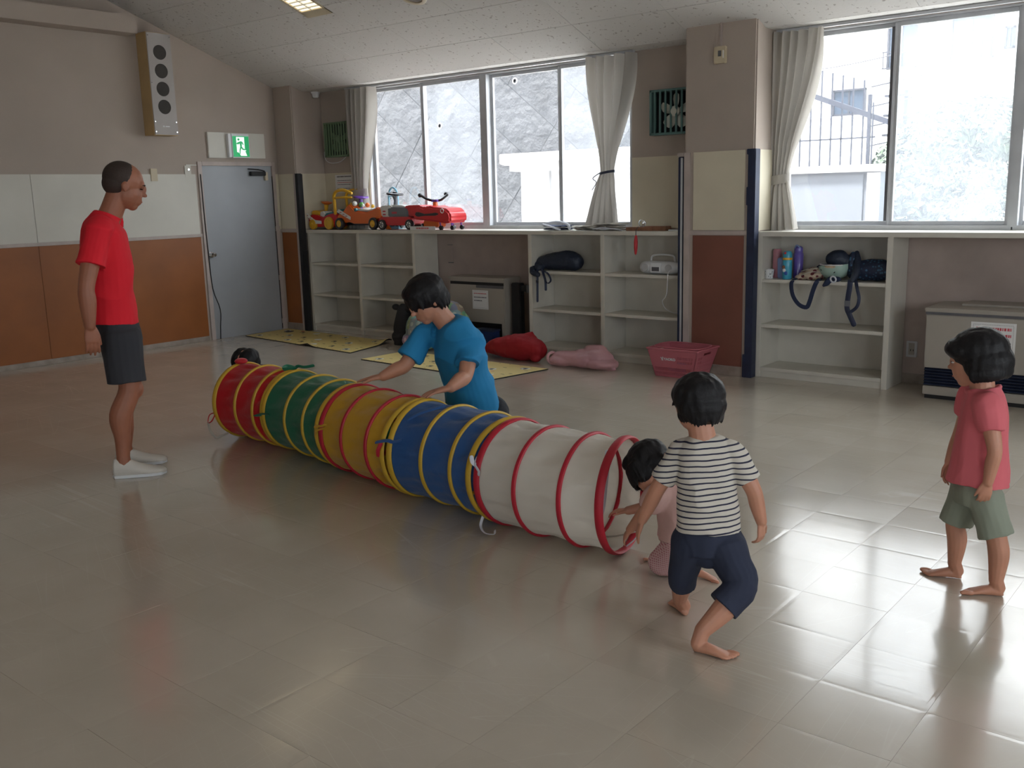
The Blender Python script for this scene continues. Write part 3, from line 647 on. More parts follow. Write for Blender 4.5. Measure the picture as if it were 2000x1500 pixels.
# 1 small red car, yellow wheels
t=thing('ride_on_toy','small red ride-on car with yellow wheels and a teal seat','toy car',(.60,-.2,ZL))
MB().prism([(.36,1.29),(.35,1.36),(.40,1.41),(.52,1.40),(.60,1.37),(.72,1.41),(.88,1.43),(.90,1.36),(.88,1.28),(.82,1.26),(.46,1.26)],-.31,-.10).build('body','red',t,bevel=.012)
MB().prism([(.37,1.40),(.38,1.455),(.47,1.46),(.53,1.44),(.54,1.395)],-.28,-.13).build('bonnet','yel',t,bevel=.012)
MB().prism([(.52,1.385),(.53,1.44),(.60,1.45),(.63,1.40),(.60,1.37)],-.27,-.14).build('lamp_block','wht',t,bevel=.008)
MB().prism([(.62,1.37),(.64,1.42),(.80,1.44),(.90,1.47),(.92,1.41),(.80,1.385)],-.29,-.12).build('seat','teal',t,bevel=.012)
MB().cyl((.56,-.2,1.44),(.575,-.2,1.53),.018,.03,n=12).build('steering_column','yel',t,smooth=True)
MB().lathe((.578,-.2,1.525),(.15,0,1),[(0,.03),(.02,.065),(.032,.07),(.034,.055),(.02,.02),(.019,.001)],20).build('steering_wheel','oran',t,smooth=True)
for x in (.455,.745):
    for y,s_ in ((-.32,-1),(-.09,1)): wheel(t,x,y,.062 if x<.6 else .075,.04,'yel','yel',s_)
MB().prism([(.30,1.425),(.33,1.445),(.50,1.345),(.62,1.335),(.62,1.30),(.49,1.30)],-.335,-.33).build('sticker_band','wht',t)
for i in range(3): bx('sticker_text',(.35+i*.05,-.3365,1.395-i*.03),(.385+i*.05,-.336,1.402-i*.03),'redink',t)
# 2 orange car with yellow push handle
t=thing('ride_on_toy','orange ride-on car with purple steering wheel and yellow push bar','toy car',(1.2,-.2,ZL))
MB().prism([(.90,1.33),(.92,1.40),(1.02,1.44),(1.09,1.50),(1.14,1.53),(1.19,1.49),(1.24,1.45),(1.42,1.43),(1.52,1.45),(1.62,1.49),(1.68,1.47),(1.69,1.38),(1.64,1.33),(1.56,1.30),(1.20,1.30),(1.12,1.32),(.97,1.30)],-.34,-.08).build('body','oran',t,bevel=.014)
MB().prism([(1.19,1.46),(1.24,1.475),(1.42,1.455),(1.55,1.475),(1.58,1.455),(1.42,1.44),(1.24,1.445)],-.31,-.11).build('seat','wht',t,bevel=.006)
MB().prism([(1.02,1.28),(1.02,1.31),(1.50,1.31),(1.50,1.28)],-.28,-.14).build('underframe','blk',t)
MB().tube([(.86,-.31,1.42),(.855,-.31,1.56),(.85,-.31,1.62),(.90,-.31,1.675),(1.02,-.31,1.69),(1.16,-.31,1.65)],.019,n=8,sub=4).build('push_bar','yel',t,smooth=True)
MB().tube([(.86,-.12,1.42),(.855,-.12,1.56),(.85,-.12,1.62),(.90,-.12,1.675),(1.02,-.12,1.69),(1.16,-.12,1.65)],.017,n=8,sub=4).build('push_bar','yel',t,smooth=True)
MB().tube([(.86,-.31,1.60),(1.0,-.31,1.605),(1.12,-.28,1.60)],.014,n=8).build('cross_bar','yel',t,smooth=True)
MB().cyl((1.19,-.2,1.47),(1.20,-.2,1.59),.028,.02,n=12).build('steering_column','pur',t,smooth=True)
MB().lathe((1.20,-.2,1.585),(.1,0,1),[(0,.03),(.008,.085),(.02,.092),(.027,.085),(.022,.001)],24).build('steering_wheel','pur',t,smooth=True)
for c,(x,y,z),r_ in (('grn',(1.25,-.24,1.515),.032),('yel',(1.14,-.3,1.52),.022),('wht',(1.20,-.3,1.53),.03),('oran',(1.33,-.22,1.51),.028),('wht',(1.30,-.26,1.505),.018),('yel',(1.42,-.22,1.495),.022)):
    MB().ell((x,y,z),r_,nu=12,nv=8).build('bead',c,t,smooth=True)
MB().cyl((1.25,-.345,1.46),(1.25,-.32,1.46),.02,n=12).build('teal_knob','teal',t)
for x in (.985,1.565):
    for y,s_ in ((-.355,-1),(-.07,1)): wheel(t,x,y,.07,.045,'yel','blk',s_)
MB().prism([(.93,1.44),(.97,1.47),(1.17,1.38),(1.165,1.345)],-.352,-.346).build('sticker_band','wht',t)
for i in range(3): bx('sticker_text',(.985+i*.05,-.3535,1.428-i*.022),(1.02+i*.05,-.353,1.436-i*.022),'redink',t)
MB().prism([(1.60,1.36),(1.66,1.36),(1.76,1.25),(1.78,1.235),(1.70,1.235)],-.30,-.27).build('tail_leg','oran',t,bevel=.004)
# light blue arch handle of a push walker behind
t=thing('push_walker','pale blue arched toy handle standing behind the orange ride-on','toy walker',(1.63,-.08,ZL))
MB().tube([(1.555,-.09,1.235),(1.555,-.09,1.45),(1.56,-.09,1.62),(1.60,-.09,1.69),(1.66,-.09,1.69),(1.70,-.09,1.62),(1.705,-.09,1.45),(1.705,-.09,1.235)],.012,n=8).build('arch','lblue',t,smooth=True)
MB().cyl((1.56,-.09,1.60),(1.70,-.09,1.60),.008,n=8).build('cross_bar','lblue',t,smooth=True)
bx('base_bar',(1.53,-.12,1.231),(1.73,-.05,1.26),'lblue',t,.004)
# 3 train
t=thing('ride_on_toy','red and grey ride-on train with a black steering wheel','toy train',(1.86,-.2,ZL))
MB().prism([(1.60,1.29),(1.60,1.36),(1.63,1.375),(2.10,1.375),(2.16,1.36),(2.16,1.30),(2.06,1.28),(1.72,1.28)],-.34,-.08).build('chassis','red',t,bevel=.012)
MB().prism([(1.63,1.375),(1.63,1.475),(1.68,1.50),(1.80,1.505),(1.84,1.49),(1.84,1.375)],-.33,-.09).build('cab','wht',t,bevel=.014)
MB().prism([(1.78,1.376),(1.78,1.475),(1.82,1.483),(2.06,1.475),(2.10,1.45),(2.10,1.376)],-.335,-.085).build('boiler','gry',t,bevel=.012)
MB().prism([(1.80,1.48),(1.80,1.508),(1.98,1.50),(2.06,1.478)],-.30,-.12).build('top_cover','wht',t,bevel=.006)
MB().prism([(2.04,1.378),(2.03,1.49),(2.10,1.50),(2.28,1.50),(2.30,1.45),(2.22,1.378)],-.32,-.10).build('rear_seat','red',t,bevel=.014)
bx('window_panel',(1.636,-.334,1.39),(1.665,-.33,1.46),'blk',t); bx('grille_mark',(1.70,-.333,1.43),(1.745,-.33,1.445),'redink',t); bx('grille_mark',(1.70,-.333,1.395),(1.745,-.33,1.41),'redink',t); bx('name_mark',(1.85,-.3365,1.41),(1.93,-.335,1.43),'redink',t)
MB().tube([(1.78,-.2,1.50),(1.785,-.2,1.56),(1.76,-.2,1.62)],[.026,.024,.03],n=10,sub=3).build('steering_column','gry',t,smooth=True)
MB().torus((1.775,-.2,1.625),(.12,0,1),.085,.014,n=24).cyl((1.70,-.2,1.63),(1.85,-.2,1.62),.012).lathe((1.775,-.2,1.625),(.12,0,1),[(0,.03),(.025,.025),(.028,.001)],12).build('steering_wheel','blk',t,smooth=True)
for x in (1.70,2.00,2.135):
    for y,s_ in ((-.345,-1),(-.075,1)):
        if x==2.00 and s_==-1: continue
        wheel(t,x,y,.058,.04,'wht','blk',s_,spokes=True)
# 4 swing car
t=thing('ride_on_toy','glossy red swing car with black handlebars and small black casters','toy car',(2.44,-.22,ZL))
MB().prism([(2.20,1.37),(2.19,1.43),(2.24,1.485),(2.32,1.49),(2.38,1.47),(2.44,1.495),(2.52,1.475),(2.62,1.47),(2.70,1.46),(2.76,1.42),(2.78,1.36),(2.76,1.31),(2.68,1.30),(2.60,1.315),(2.48,1.325),(2.34,1.335),(2.25,1.345)],-.37,-.09).build('body','red',t,bevel=.02,seg=3)
MB().prism([(2.25,1.40),(2.27,1.425),(2.31,1.425),(2.40,1.405),(2.50,1.41),(2.56,1.418),(2.60,1.41),(2.60,1.395),(2.56,1.385),(2.40,1.385),(2.31,1.375),(2.27,1.38)],-.373,-.36).build('side_recess','blk',t,bevel=.002)
MB().cyl((2.43,-.23,1.48),(2.43,-.23,1.55),.03,.022,n=12).build('steering_post','oran',t,smooth=True)
MB().tube([(2.27,-.28,1.60),(2.33,-.26,1.565),(2.40,-.24,1.545),(2.46,-.22,1.545),(2.50,-.2,1.555),(2.53,-.14,1.60)],.015,n=8).build('handlebar','blk',t,smooth=True)
bx('handlebar_hub',(2.40,-.26,1.53),(2.48,-.2,1.555),'pur',t,.006)
for p in ((2.255,-.285,1.605),(2.50,-.13,1.61)): MB().ell(p,.024,nu=12,nv=8).build('grip_ball','blk',t,smooth=True)
MB().torus((2.66,-.37,1.435),(0,1,0),.022,.005,n=16,m=6).build('ring_mark','wht',t,smooth=True)
bx('underbody',(2.30,-.30,1.26),(2.52,-.16,1.335),'oran',t,.01)
for x,y in ((2.60,-.33),(2.60,-.13),(2.74,-.30),(2.74,-.15)):
    w_=MB().lathe((x,y,ZL+.024),(0,1,0),[(-.012,.012),(-.012,.024),(.012,.024),(.012,.012)],14).build('caster','blk',t,smooth=True)
    MB().tube([(x,y,ZL+.03),(x-.01,y,ZL+.055),(x-.015,y,1.325)],.008,n=6).build('caster_fork','pur',w_,smooth=True)
st_=bx('label_strip',(2.18,-.385,1.232),(2.56,-.38,1.272),'paper',bevel=0,loc=(2.37,-.38,1.232)); tag(st_,'white paper strip with red lettering taped below the swing car','label strip')
mb=MB(); dashes(mb,lambda a,c:(2.18+.38*a,-.3856,1.232+.04*c),[(.3,.4,.25,.75)],4,0); mb.build('printed_text','redink',st_)
# ================= THINGS ON THE LEDGE, RIGHT PART =================
MT['cloth']=mat('grey_beige_cloth',(.40,.37,.31),.9,bump=.4,bscale=90,dist=.004); MT['navycloth']=mat('navy_cloth',(.02,.03,.07),.9,bump=.3,bscale=60,dist=.004); MT['whitecloth']=mat('white_cloth',(.62,.64,.70),.85)
def heap(name,label,cat,m,x0,x1,y0,y1,z0,h,layers,seed,folded=True,cloth='cloth'):
    rr=random.Random(seed); mb=MB(); n_=30
    for L in range(layers):
        z=z0+.004+h*L/layers; sx=rr.uniform(.82,1); ox=rr.uniform(-.03,.03)
        cx=(x0+x1)/2+ox; w_=(x1-x0)/2*sx; rg=[]
        for k in range(n_+1):
            u=-1+2*k/n_; x=cx+w_*u; th=h/layers*.62*(1+.35*noise.noise(V(u*2,L,seed))); yw=(y1-y0)/2*(.9+.15*noise.noise(V(u*1.5,L+5,seed)))*(max(0,1-abs(u)**6))**.5+.004
            zz=z+.006*noise.noise(V(u*3,L*3,seed))+th/2
            rg.append([V(x,(y0+y1)/2+yw*math.cos(a*math.pi/6),zz+th/2*math.sin(a*math.pi/6)*(1.0 if abs(math.cos(a*math.pi/6))<.9 else 1)) for a in range(12)])
        mb.rings(rg)
    o=mb.build(name,cloth,smooth=True,loc=((x0+x1)/2,(y0+y1)/2,z0)); tag(o,label,cat); return o
o=heap('striped_towel','navy cloth with white straps lying at the left of the ledge cloths','cloth','',3.93,4.28,-.34,-.14,ZL,.055,2,3,cloth='navycloth')
MB().tube([(3.98,-.33,1.29),(4.08,-.34,1.27),(4.20,-.345,1.24)],.012,n=6,flat=.4).build('white_strap','whitecloth',o,smooth=True); MB().tube([(4.0,-.3,1.30),(4.12,-.28,1.315),(4.26,-.3,1.29),(4.30,-.32,1.25)],.014,n=6,flat=.4).build('white_strap','whitecloth',o,smooth=True)
heap('folded_cloth','small grey beige folded cloth between the navy cap and the curtain foot','cloth','',4.28,4.56,-.32,-.16,ZL,.045,3,8)
o=heap('folded_cloth','crumpled grey cloth bundle with thin white cords under the tied curtain','cloth','',4.52,4.93,-.35,-.17,ZL,.07,4,12)
for q in range(3): MB().tube([(4.60+.04*q,-.36,1.245),(4.72,-.372+.003*q,1.262-.01*q),(4.84,-.37,1.25),(4.93,-.36,1.236)],.004,n=6).build('cord','whitecloth',o,smooth=True)
wb_=thing('wooden_block','brown wooden blocks lying on the ledge beside the big pillar','wooden block',(5.15,-.3,ZL))
MT['wood']=mat('brown_wood',(.22,.10,.055),.55,var=.2,vscale=20); 
bx('block',(4.97,-.36,1.231),(5.24,-.26,1.265),'wood',wb_,.003,); bx('block',(5.15,-.34,1.231),(5.38,-.24,1.272),'wood',wb_,.003)
kc=thing('bangle_stack','bundle of silver wire rings standing on the wooden block','wire rings',(5.10,-.31,1.266))
for i in range(5): MB().torus((5.10+.004*i,-.31,1.298),(math.cos(i*.7)*.5,1,math.sin(i*.7)*.25),.030,.003,n=20,m=6).build('ring','chrome',kc,smooth=True)
MT['ribbon']=mat('red_ribbon',(.55,.03,.04),.5)
rb=thing('hanging_spoon','red elongated paddle hanging by a cord from the ledge edge','paddle',(5.11,-.40,1.03))
MB().lathe((5.105,-.400,1.195),(-.02,0,-1),[(0,.003),(.01,.012),(.06,.018),(.12,.017),(.17,.010),(.18,.001)],14).build('blade','ribbon',rb,smooth=True)
MB().tube([(5.105,-.36,1.268),(5.105,-.395,1.245),(5.105,-.401,1.21),(5.105,-.400,1.19)],.003,n=6).build('cord','ink',rb)
gl_=thing('reading_glasses','clear ruler-like plastic strips lying on the ledge beside the dark blue post','plastic strip',(5.48,-.3,ZL)); MB().box((5.40,-.33,1.232),(5.58,-.30,1.243)).box((5.42,-.28,1.232),(5.57,-.26,1.238)).build('strip','whiteplastic',gl_,bevel=.002)
# ================= IN THE SHELVES =================
MT['bag']=mat('navy_nylon',(.018,.026,.048),.55,bump=.5,bscale=25,dist=.01,var=.15)
bp_=thing('backpack','dark navy backpack lying on its side with straps hanging down','backpack',(4.08,-.22,.836))
mb=MB().tube([(3.82,-.25,.885),(3.92,-.25,.91),(4.06,-.24,.925),(4.20,-.22,.935),(4.29,-.22,.92)],[.045,.065,.088,.098,.088],n=18,sub=5)
mb.ell((4.20,-.22,.925),(.13,.10,.088)).ell((3.87,-.28,.88),(.06,.06,.05)).ell((3.93,-.33,.86),(.05,.05,.04))
soft(mb,'bag_body','bag',.006,bp_,6,disp=lambda c,n_:.006*noise.noise(c*16)+.003*noise.noise(c*40))
MB().tube([(3.84,-.33,.87),(3.88,-.38,.845),(3.90,-.40,.82),(3.96,-.402,.80)],.028,n=10).build('lid_flap','bag',bp_,smooth=True)
MB().tube([(3.95,-.39,.84),(3.962,-.405,.80),(3.958,-.405,.65),(3.955,-.405,.535)],.011,n=6,flat=.35).build('strap','navy',bp_,smooth=True)
MB().tube([(4.00,-.38,.85),(4.04,-.405,.80),(4.06,-.405,.74),(4.062,-.405,.655)],.012,n=6,flat=.35).build('strap','navy',bp_,smooth=True)
MB().tube([(4.03,-.39,.84),(4.10,-.41,.81),(4.13,-.41,.75),(4.09,-.41,.72),(4.05,-.405,.77)],.009,n=6,flat=.5).build('strap','navy',bp_,smooth=True)
bx('buckle',(3.945,-.412,.72),(3.972,-.402,.745),'black',bp_,.002)
# radio
rd=thing('radio','white rounded portable radio on the middle shelf beside the post','radio',(5.27,-.24,.837))
MB().tube([(5.13,-.27,.897),(5.20,-.27,.897),(5.36,-.27,.897),(5.44,-.27,.897)],[.055,.060,.060,.055],n=24,sub=3,flat=1.0,nrm=(0,0,1)).build('case','whiteplastic',rd,smooth=True)
bx('front_plate',(5.215,-.336,.855),(5.33,-.325,.94),'whiteplastic',rd,.004); bx('display',(5.235,-.3385,.868),(5.31,-.336,.905),'alu_dark',rd)
for x in (5.155,5.40): MB().lathe((x,-.325,.897),(0,-1,0),[(0,.035),(.006,.033),(.004,.001)],20).build('speaker_grille','alu',rd,smooth=True)
MB().tube([(5.17,-.24,.95),(5.18,-.24,.995),(5.24,-.24,1.01),(5.36,-.24,1.01),(5.41,-.24,.995),(5.42,-.24,.95)],.009,n=8).build('handle','whiteplastic',rd,smooth=True)
MB().tube([(5.44,-.30,.90),(5.43,-.375,.86),(5.44,-.405,.80),(5.42,-.39,.66),(5.36,-.36,.60),(5.38,-.32,.52),(5.43,-.2,.47),(5.45,-.04,.46)],.0035,n=6).build('power_cord','whiteplastic',rd,smooth=True)
# bottles, cup
ZS=.836
MT['pinkb']=plastic('pink_bottle',(.52,.22,.27),.35); MT['cyan']=plastic('cyan_bottle',(.05,.36,.52),.35); MT['pblue']=plastic('pale_blue_cup',(.20,.28,.50),.3); MT['viol']=plastic('violet_bottle',(.14,.10,.42),.3)
t=thing('water_bottle','slim dusty pink bottle at the left end of the shelf','bottle',(6.385,-.2,ZS)); MB().lathe((6.385,-.2,ZS),(0,0,1),[(0,.034),(.005,.037),(.17,.037),(.18,.034)],20).build('bottle_body','pinkb',t,smooth=True); MB().lathe((6.385,-.2,ZS+.18),(0,0,1),[(0,.036),(.05,.036),(.062,.028),(.064,.001)],20).build('cap','pinkb',t,smooth=True)
t=thing('paper_cup','small white cup with black leaf marks before the pink bottle','cup',(6.36,-.30,ZS)); MB().lathe((6.36,-.30,ZS),(0,0,1),[(0,.032),(.075,.042),(.078,.043),(.078,.039),(.01,.029),(.01,.001)],24).build('cup_body','whiteplastic',t,smooth=True)
rr=random.Random(4); mb=MB()
for i in range(26):
    a=rr.uniform(0,6.28); z=rr.uniform(.008,.068); r_=.0325+.0103*z/.075
    c=V(6.36+r_*math.cos(a),-.30+r_*math.sin(a),ZS+z); e=V(-math.sin(a),math.cos(a),0); dd=(e*rr.uniform(-1,1)+V(0,0,1)).normalized(); w_=V(math.cos(a),math.sin(a),0)
    mb.add([c+w_*.0008-dd*.008,c+w_*.0008+dd.cross(w_)*.0025,c+w_*.0008+dd*.008,c+w_*.0008-dd.cross(w_)*.0025],[(0,1,2,3)])
mb.build('leaf_print','ink',t)
t=thing('water_bottle','tall violet bottle at the back behind the cyan one','bottle',(6.55,-.15,ZS)); MB().lathe((6.55,-.15,ZS),(0,0,1),[(0,.04),(.2,.042),(.21,.036),(.25,.036),(.265,.02),(.266,.001)],20).build('bottle_body','viol',t,smooth=True); MB().tube([(6.53,-.18,ZS+.25),(6.55,-.19,ZS+.275),(6.575,-.17,ZS+.25)],.006,n=6).build('carry_loop','pblue',t,smooth=True)
t=thing('plastic_cup','translucent pale blue box cup between pink and cyan bottles','cup',(6.455,-.24,ZS)); MB().prism([(6.42,ZS),(6.415,ZS+.16),(6.42,ZS+.175),(6.49,ZS+.175),(6.495,ZS+.16),(6.49,ZS)],-.27,-.205).build('cup_body','pblue',t,bevel=.008)
t=thing('water_bottle','cyan child bottle with yellow ring and red button at the front','bottle',(6.515,-.29,ZS)); MB().lathe((6.515,-.29,ZS),(0,0,1),[(0,.036),(.006,.039),(.15,.039),(.16,.036)],20).build('bottle_body','cyan',t,smooth=True)
MB().lathe((6.515,-.29,ZS+.16),(0,0,1),[(0,.040),(.018,.040),(.018,.036),(0,.036)],20).build('ring_band','yel',t,smooth=True); MB().lathe((6.515,-.29,ZS+.176),(0,0,1),[(0,.038),(.035,.038),(.055,.028),(.057,.001)],20).build('cap','cyan',t,smooth=True); MB().ell((6.51,-.32,ZS+.215),.012,nu=10,nv=8).build('button','red',t,smooth=True)
for z,x,c in ((.10,6.50,'wood'),(.05,6.52,'blu'),(.075,6.505,'whiteplastic')): MB().ell((x,-.327,ZS+z),(.016,.004,.016),nu=12,nv=8).build('printed_shape',c,t,smooth=True)
# patterned pouch with loop strap
MT['pouch']=mat('maroon_print',(.16,.03,.04),.8); n=MT['pouch'].node_tree; b=n.nodes['Principled BSDF']
tc=n.nodes.new('ShaderNodeTexCoord'); vo=n.nodes.new('ShaderNodeTexVoronoi'); vo.inputs['Scale'].default_value=26; n.links.new(tc.outputs['Object'],vo.inputs['Vector']); mx=n.nodes.new('ShaderNodeMixRGB'); k_=n.nodes.new('ShaderNodeMath'); k_.operation='GREATER_THAN'; k_.inputs[1].default_value=.42; n.links.new(vo.outputs['Distance'],k_.inputs[0]); n.links.new(k_.outputs[0],mx.inputs[0]); mx.inputs[1].default_value=(.13,.02,.03,1); mx.inputs[2].default_value=(.5,.40,.30,1); n.links.new(mx.outputs[0],b.inputs['Base Color'])
t=thing('drawstring_pouch','maroon and cream patterned pouch with a dark strap loop hanging','pouch',(6.72,-.26,ZS))
mb=MB().ell((6.72,-.26,ZS+.035),(.115,.075,.04)).ell((6.74,-.25,ZS+.065),(.08,.06,.035)).ell((6.64,-.28,ZS+.02),(.06,.05,.022)); soft(mb,'pouch_body','pouch',.005,t,4,disp=lambda c,n_:.007*noise.noise(c*28))
soft(MB().ell((6.78,-.17,ZS+.09),(.06,.05,.035)).ell((6.76,-.18,ZS+.05),(.07,.05,.05)),'dark_lining','navycloth',.006,t,3)
MB().tube([(6.64,-.30,ZS+.07),(6.70,-.33,ZS+.085),(6.78,-.31,ZS+.10)],.004,n=6).tube([(6.66,-.33,ZS+.04),(6.74,-.335,ZS+.07),(6.82,-.30,ZS+.06)],.004,n=6).build('cord','cloth',t,smooth=True)
MB().tube([(6.61,-.32,ZS+.01),(6.60,-.392,ZS-.02),(6.615,-.395,ZS-.12),(6.67,-.395,ZS-.195),(6.735,-.395,ZS-.215),(6.76,-.395,ZS-.17),(6.785,-.395,ZS-.08),(6.81,-.39,ZS-.01),(6.81,-.32,ZS+.01)],.018,n=6,flat=.2,nrm=(1,0,0)).build('strap_loop','navycloth',t,smooth=True)
# helmet resting upside
t=thing('bike_helmet','pale mint child helmet with vent holes lying on a dark cap','helmet',(6.92,-.24,ZS))
MT['mint']=plastic('mint_shell',(.36,.50,.43),.25)
rg=[];
hc=V(6.90,-.25,ZS+.125)
for j in range(9):
    th=math.pi*(.5+.5*j/9.0); r_=math.sin(th)**.75; rg.append([hc+V(.128*r_*math.cos(i*math.pi/14),.10*r_*math.sin(i*math.pi/14),.118*math.cos(th)+.012*math.cos(i*math.pi/14)*(1 if j<2 else 0)) for i in range(28)])
rg.append([hc+V(.002*math.cos(i*math.pi/14),.002*math.sin(i*math.pi/14),-.115) for i in range(28)])
inner=[[hc+(p-hc)*.92 for p in q] for q in rg]
MB().rings(list(reversed(inner))+rg,cap=False).build('shell','mint',t,smooth=True)
for dx,dz in ((-.075,-.035),(.03,-.05),(.085,.0),(.098,.0)): 
    th=math.asin(max(-1,min(1,dx/.118))); p=hc+V(dx,-.100*math.cos(th)*math.sqrt(max(0,1-(dz/.115)**2))-.0,dz)
    MB().lathe(p+V(0,.004,0),(dx*1.5,-1,dz),[(0,.011 if abs(dx)<.08 and dx!=.085 else .005),(.0045,.011 if abs(dx)<.08 else .004),(.005,.001)],10).build('vent_hole','black',t)
MB().ell(hc+V(.0,-.094,-.008),(.045,.006,.018)).build('sticker',mat('worn_sticker',(.50,.38,.26),.6,var=.3,vscale=60),t,smooth=True)
MB().torus(hc+V(0,0,.004),(0,0,1),.112,.005,n=28,m=6).build('rim','whiteplastic',t,smooth=True)
t=thing('sun_hat','dark navy hat stuffed into the mint helmet','hat',(6.93,-.2,ZS+.15)); soft(MB().ell(hc+V(.02,.01,.045),(.095,.075,.075)).ell(hc+V(.09,.02,.03),(.06,.05,.055)),'hat_body','bag',.006,t,4,disp=lambda c,n_:.005*noise.noise(c*20))
t=thing('towel','dark navy towel with a white swirl print drooping over the shelf edge','cloth',(6.93,-.36,ZS)); soft(MB().tube([(6.93,-.34,ZS+.022),(6.92,-.38,ZS+.018),(6.90,-.405,ZS-.012),(6.88,-.41,ZS-.030)],[.022,.024,.024,.012],n=12).ell((6.97,-.37,ZS+.02),(.035,.022,.022)),'cloth_body','navycloth',.005,t,3); MB().torus((6.955,-.408,ZS+.022),(.2,1,.2),.024,.007,n=14,m=6).build('white_print','whitecloth',t,smooth=True)
t=thing('shoulder_bag','dark navy patterned bag with a buckled strap hanging from the shelf','bag',(7.18,-.22,ZS))
MT['bagp']=mat('navy_print',(.03,.06,.12),.7); n=MT['bagp'].node_tree; b=n.nodes['Principled BSDF']; tc=n.nodes.new('ShaderNodeTexCoord'); vo=n.nodes.new('ShaderNodeTexVoronoi'); vo.inputs['Scale'].default_value=38; n.links.new(tc.outputs['Object'],vo.inputs['Vector']); cr=n.nodes.new('ShaderNodeValToRGB'); cr.color_ramp.elements[0].color=(.05,.14,.24,1); cr.color_ramp.elements[1].color=(.012,.02,.05,1); cr.color_ramp.elements[0].position=.2; cr.color_ramp.elements[1].position=.42; n.links.new(vo.outputs['Distance'],cr.inputs[0]); n.links.new(cr.outputs[0],b.inputs['Base Color'])
soft(MB().tube([(7.06,-.22,ZS+.075),(7.12,-.22,ZS+.085),(7.24,-.22,ZS+.09),(7.33,-.22,ZS+.08)],[.07,.082,.086,.07],n=16).ell((7.26,-.22,ZS+.12),(.075,.07,.055)).ell((7.04,-.22,ZS+.13),(.04,.06,.10)),'bag_body','bagp',.006,t,4,disp=lambda c,n_:.006*noise.noise(c*20))
soft(MB().tube([(7.06,-.2,ZS+.22),(7.08,-.24,ZS+.16),(7.10,-.30,ZS+.08),(7.09,-.36,ZS+.01)],[.02,.032,.034,.022],n=10),'front_flap','bag',.005,t,3)
MB().tube([(7.08,-.37,ZS+.01),(7.085,-.395,ZS-.04),(7.075,-.395,ZS-.12),(7.07,-.395,ZS-.2),(7.09,-.395,ZS-.25),(7.13,-.395,ZS-.33)],.021,n=6,flat=.15,nrm=(1,0,0)).build('strap','navy',t,smooth=True)
MB().tube([(7.12,-.36,ZS+.01),(7.145,-.40,ZS-.04),(7.165,-.40,ZS-.12),(7.15,-.40,ZS-.19),(7.10,-.40,ZS-.235)],.013,n=6,flat=.2,nrm=(1,0,0)).build('strap','navy',t,smooth=True)
bx('buckle',(7.05,-.403,ZS-.19),(7.095,-.392,ZS-.145),'gry',t,.003)
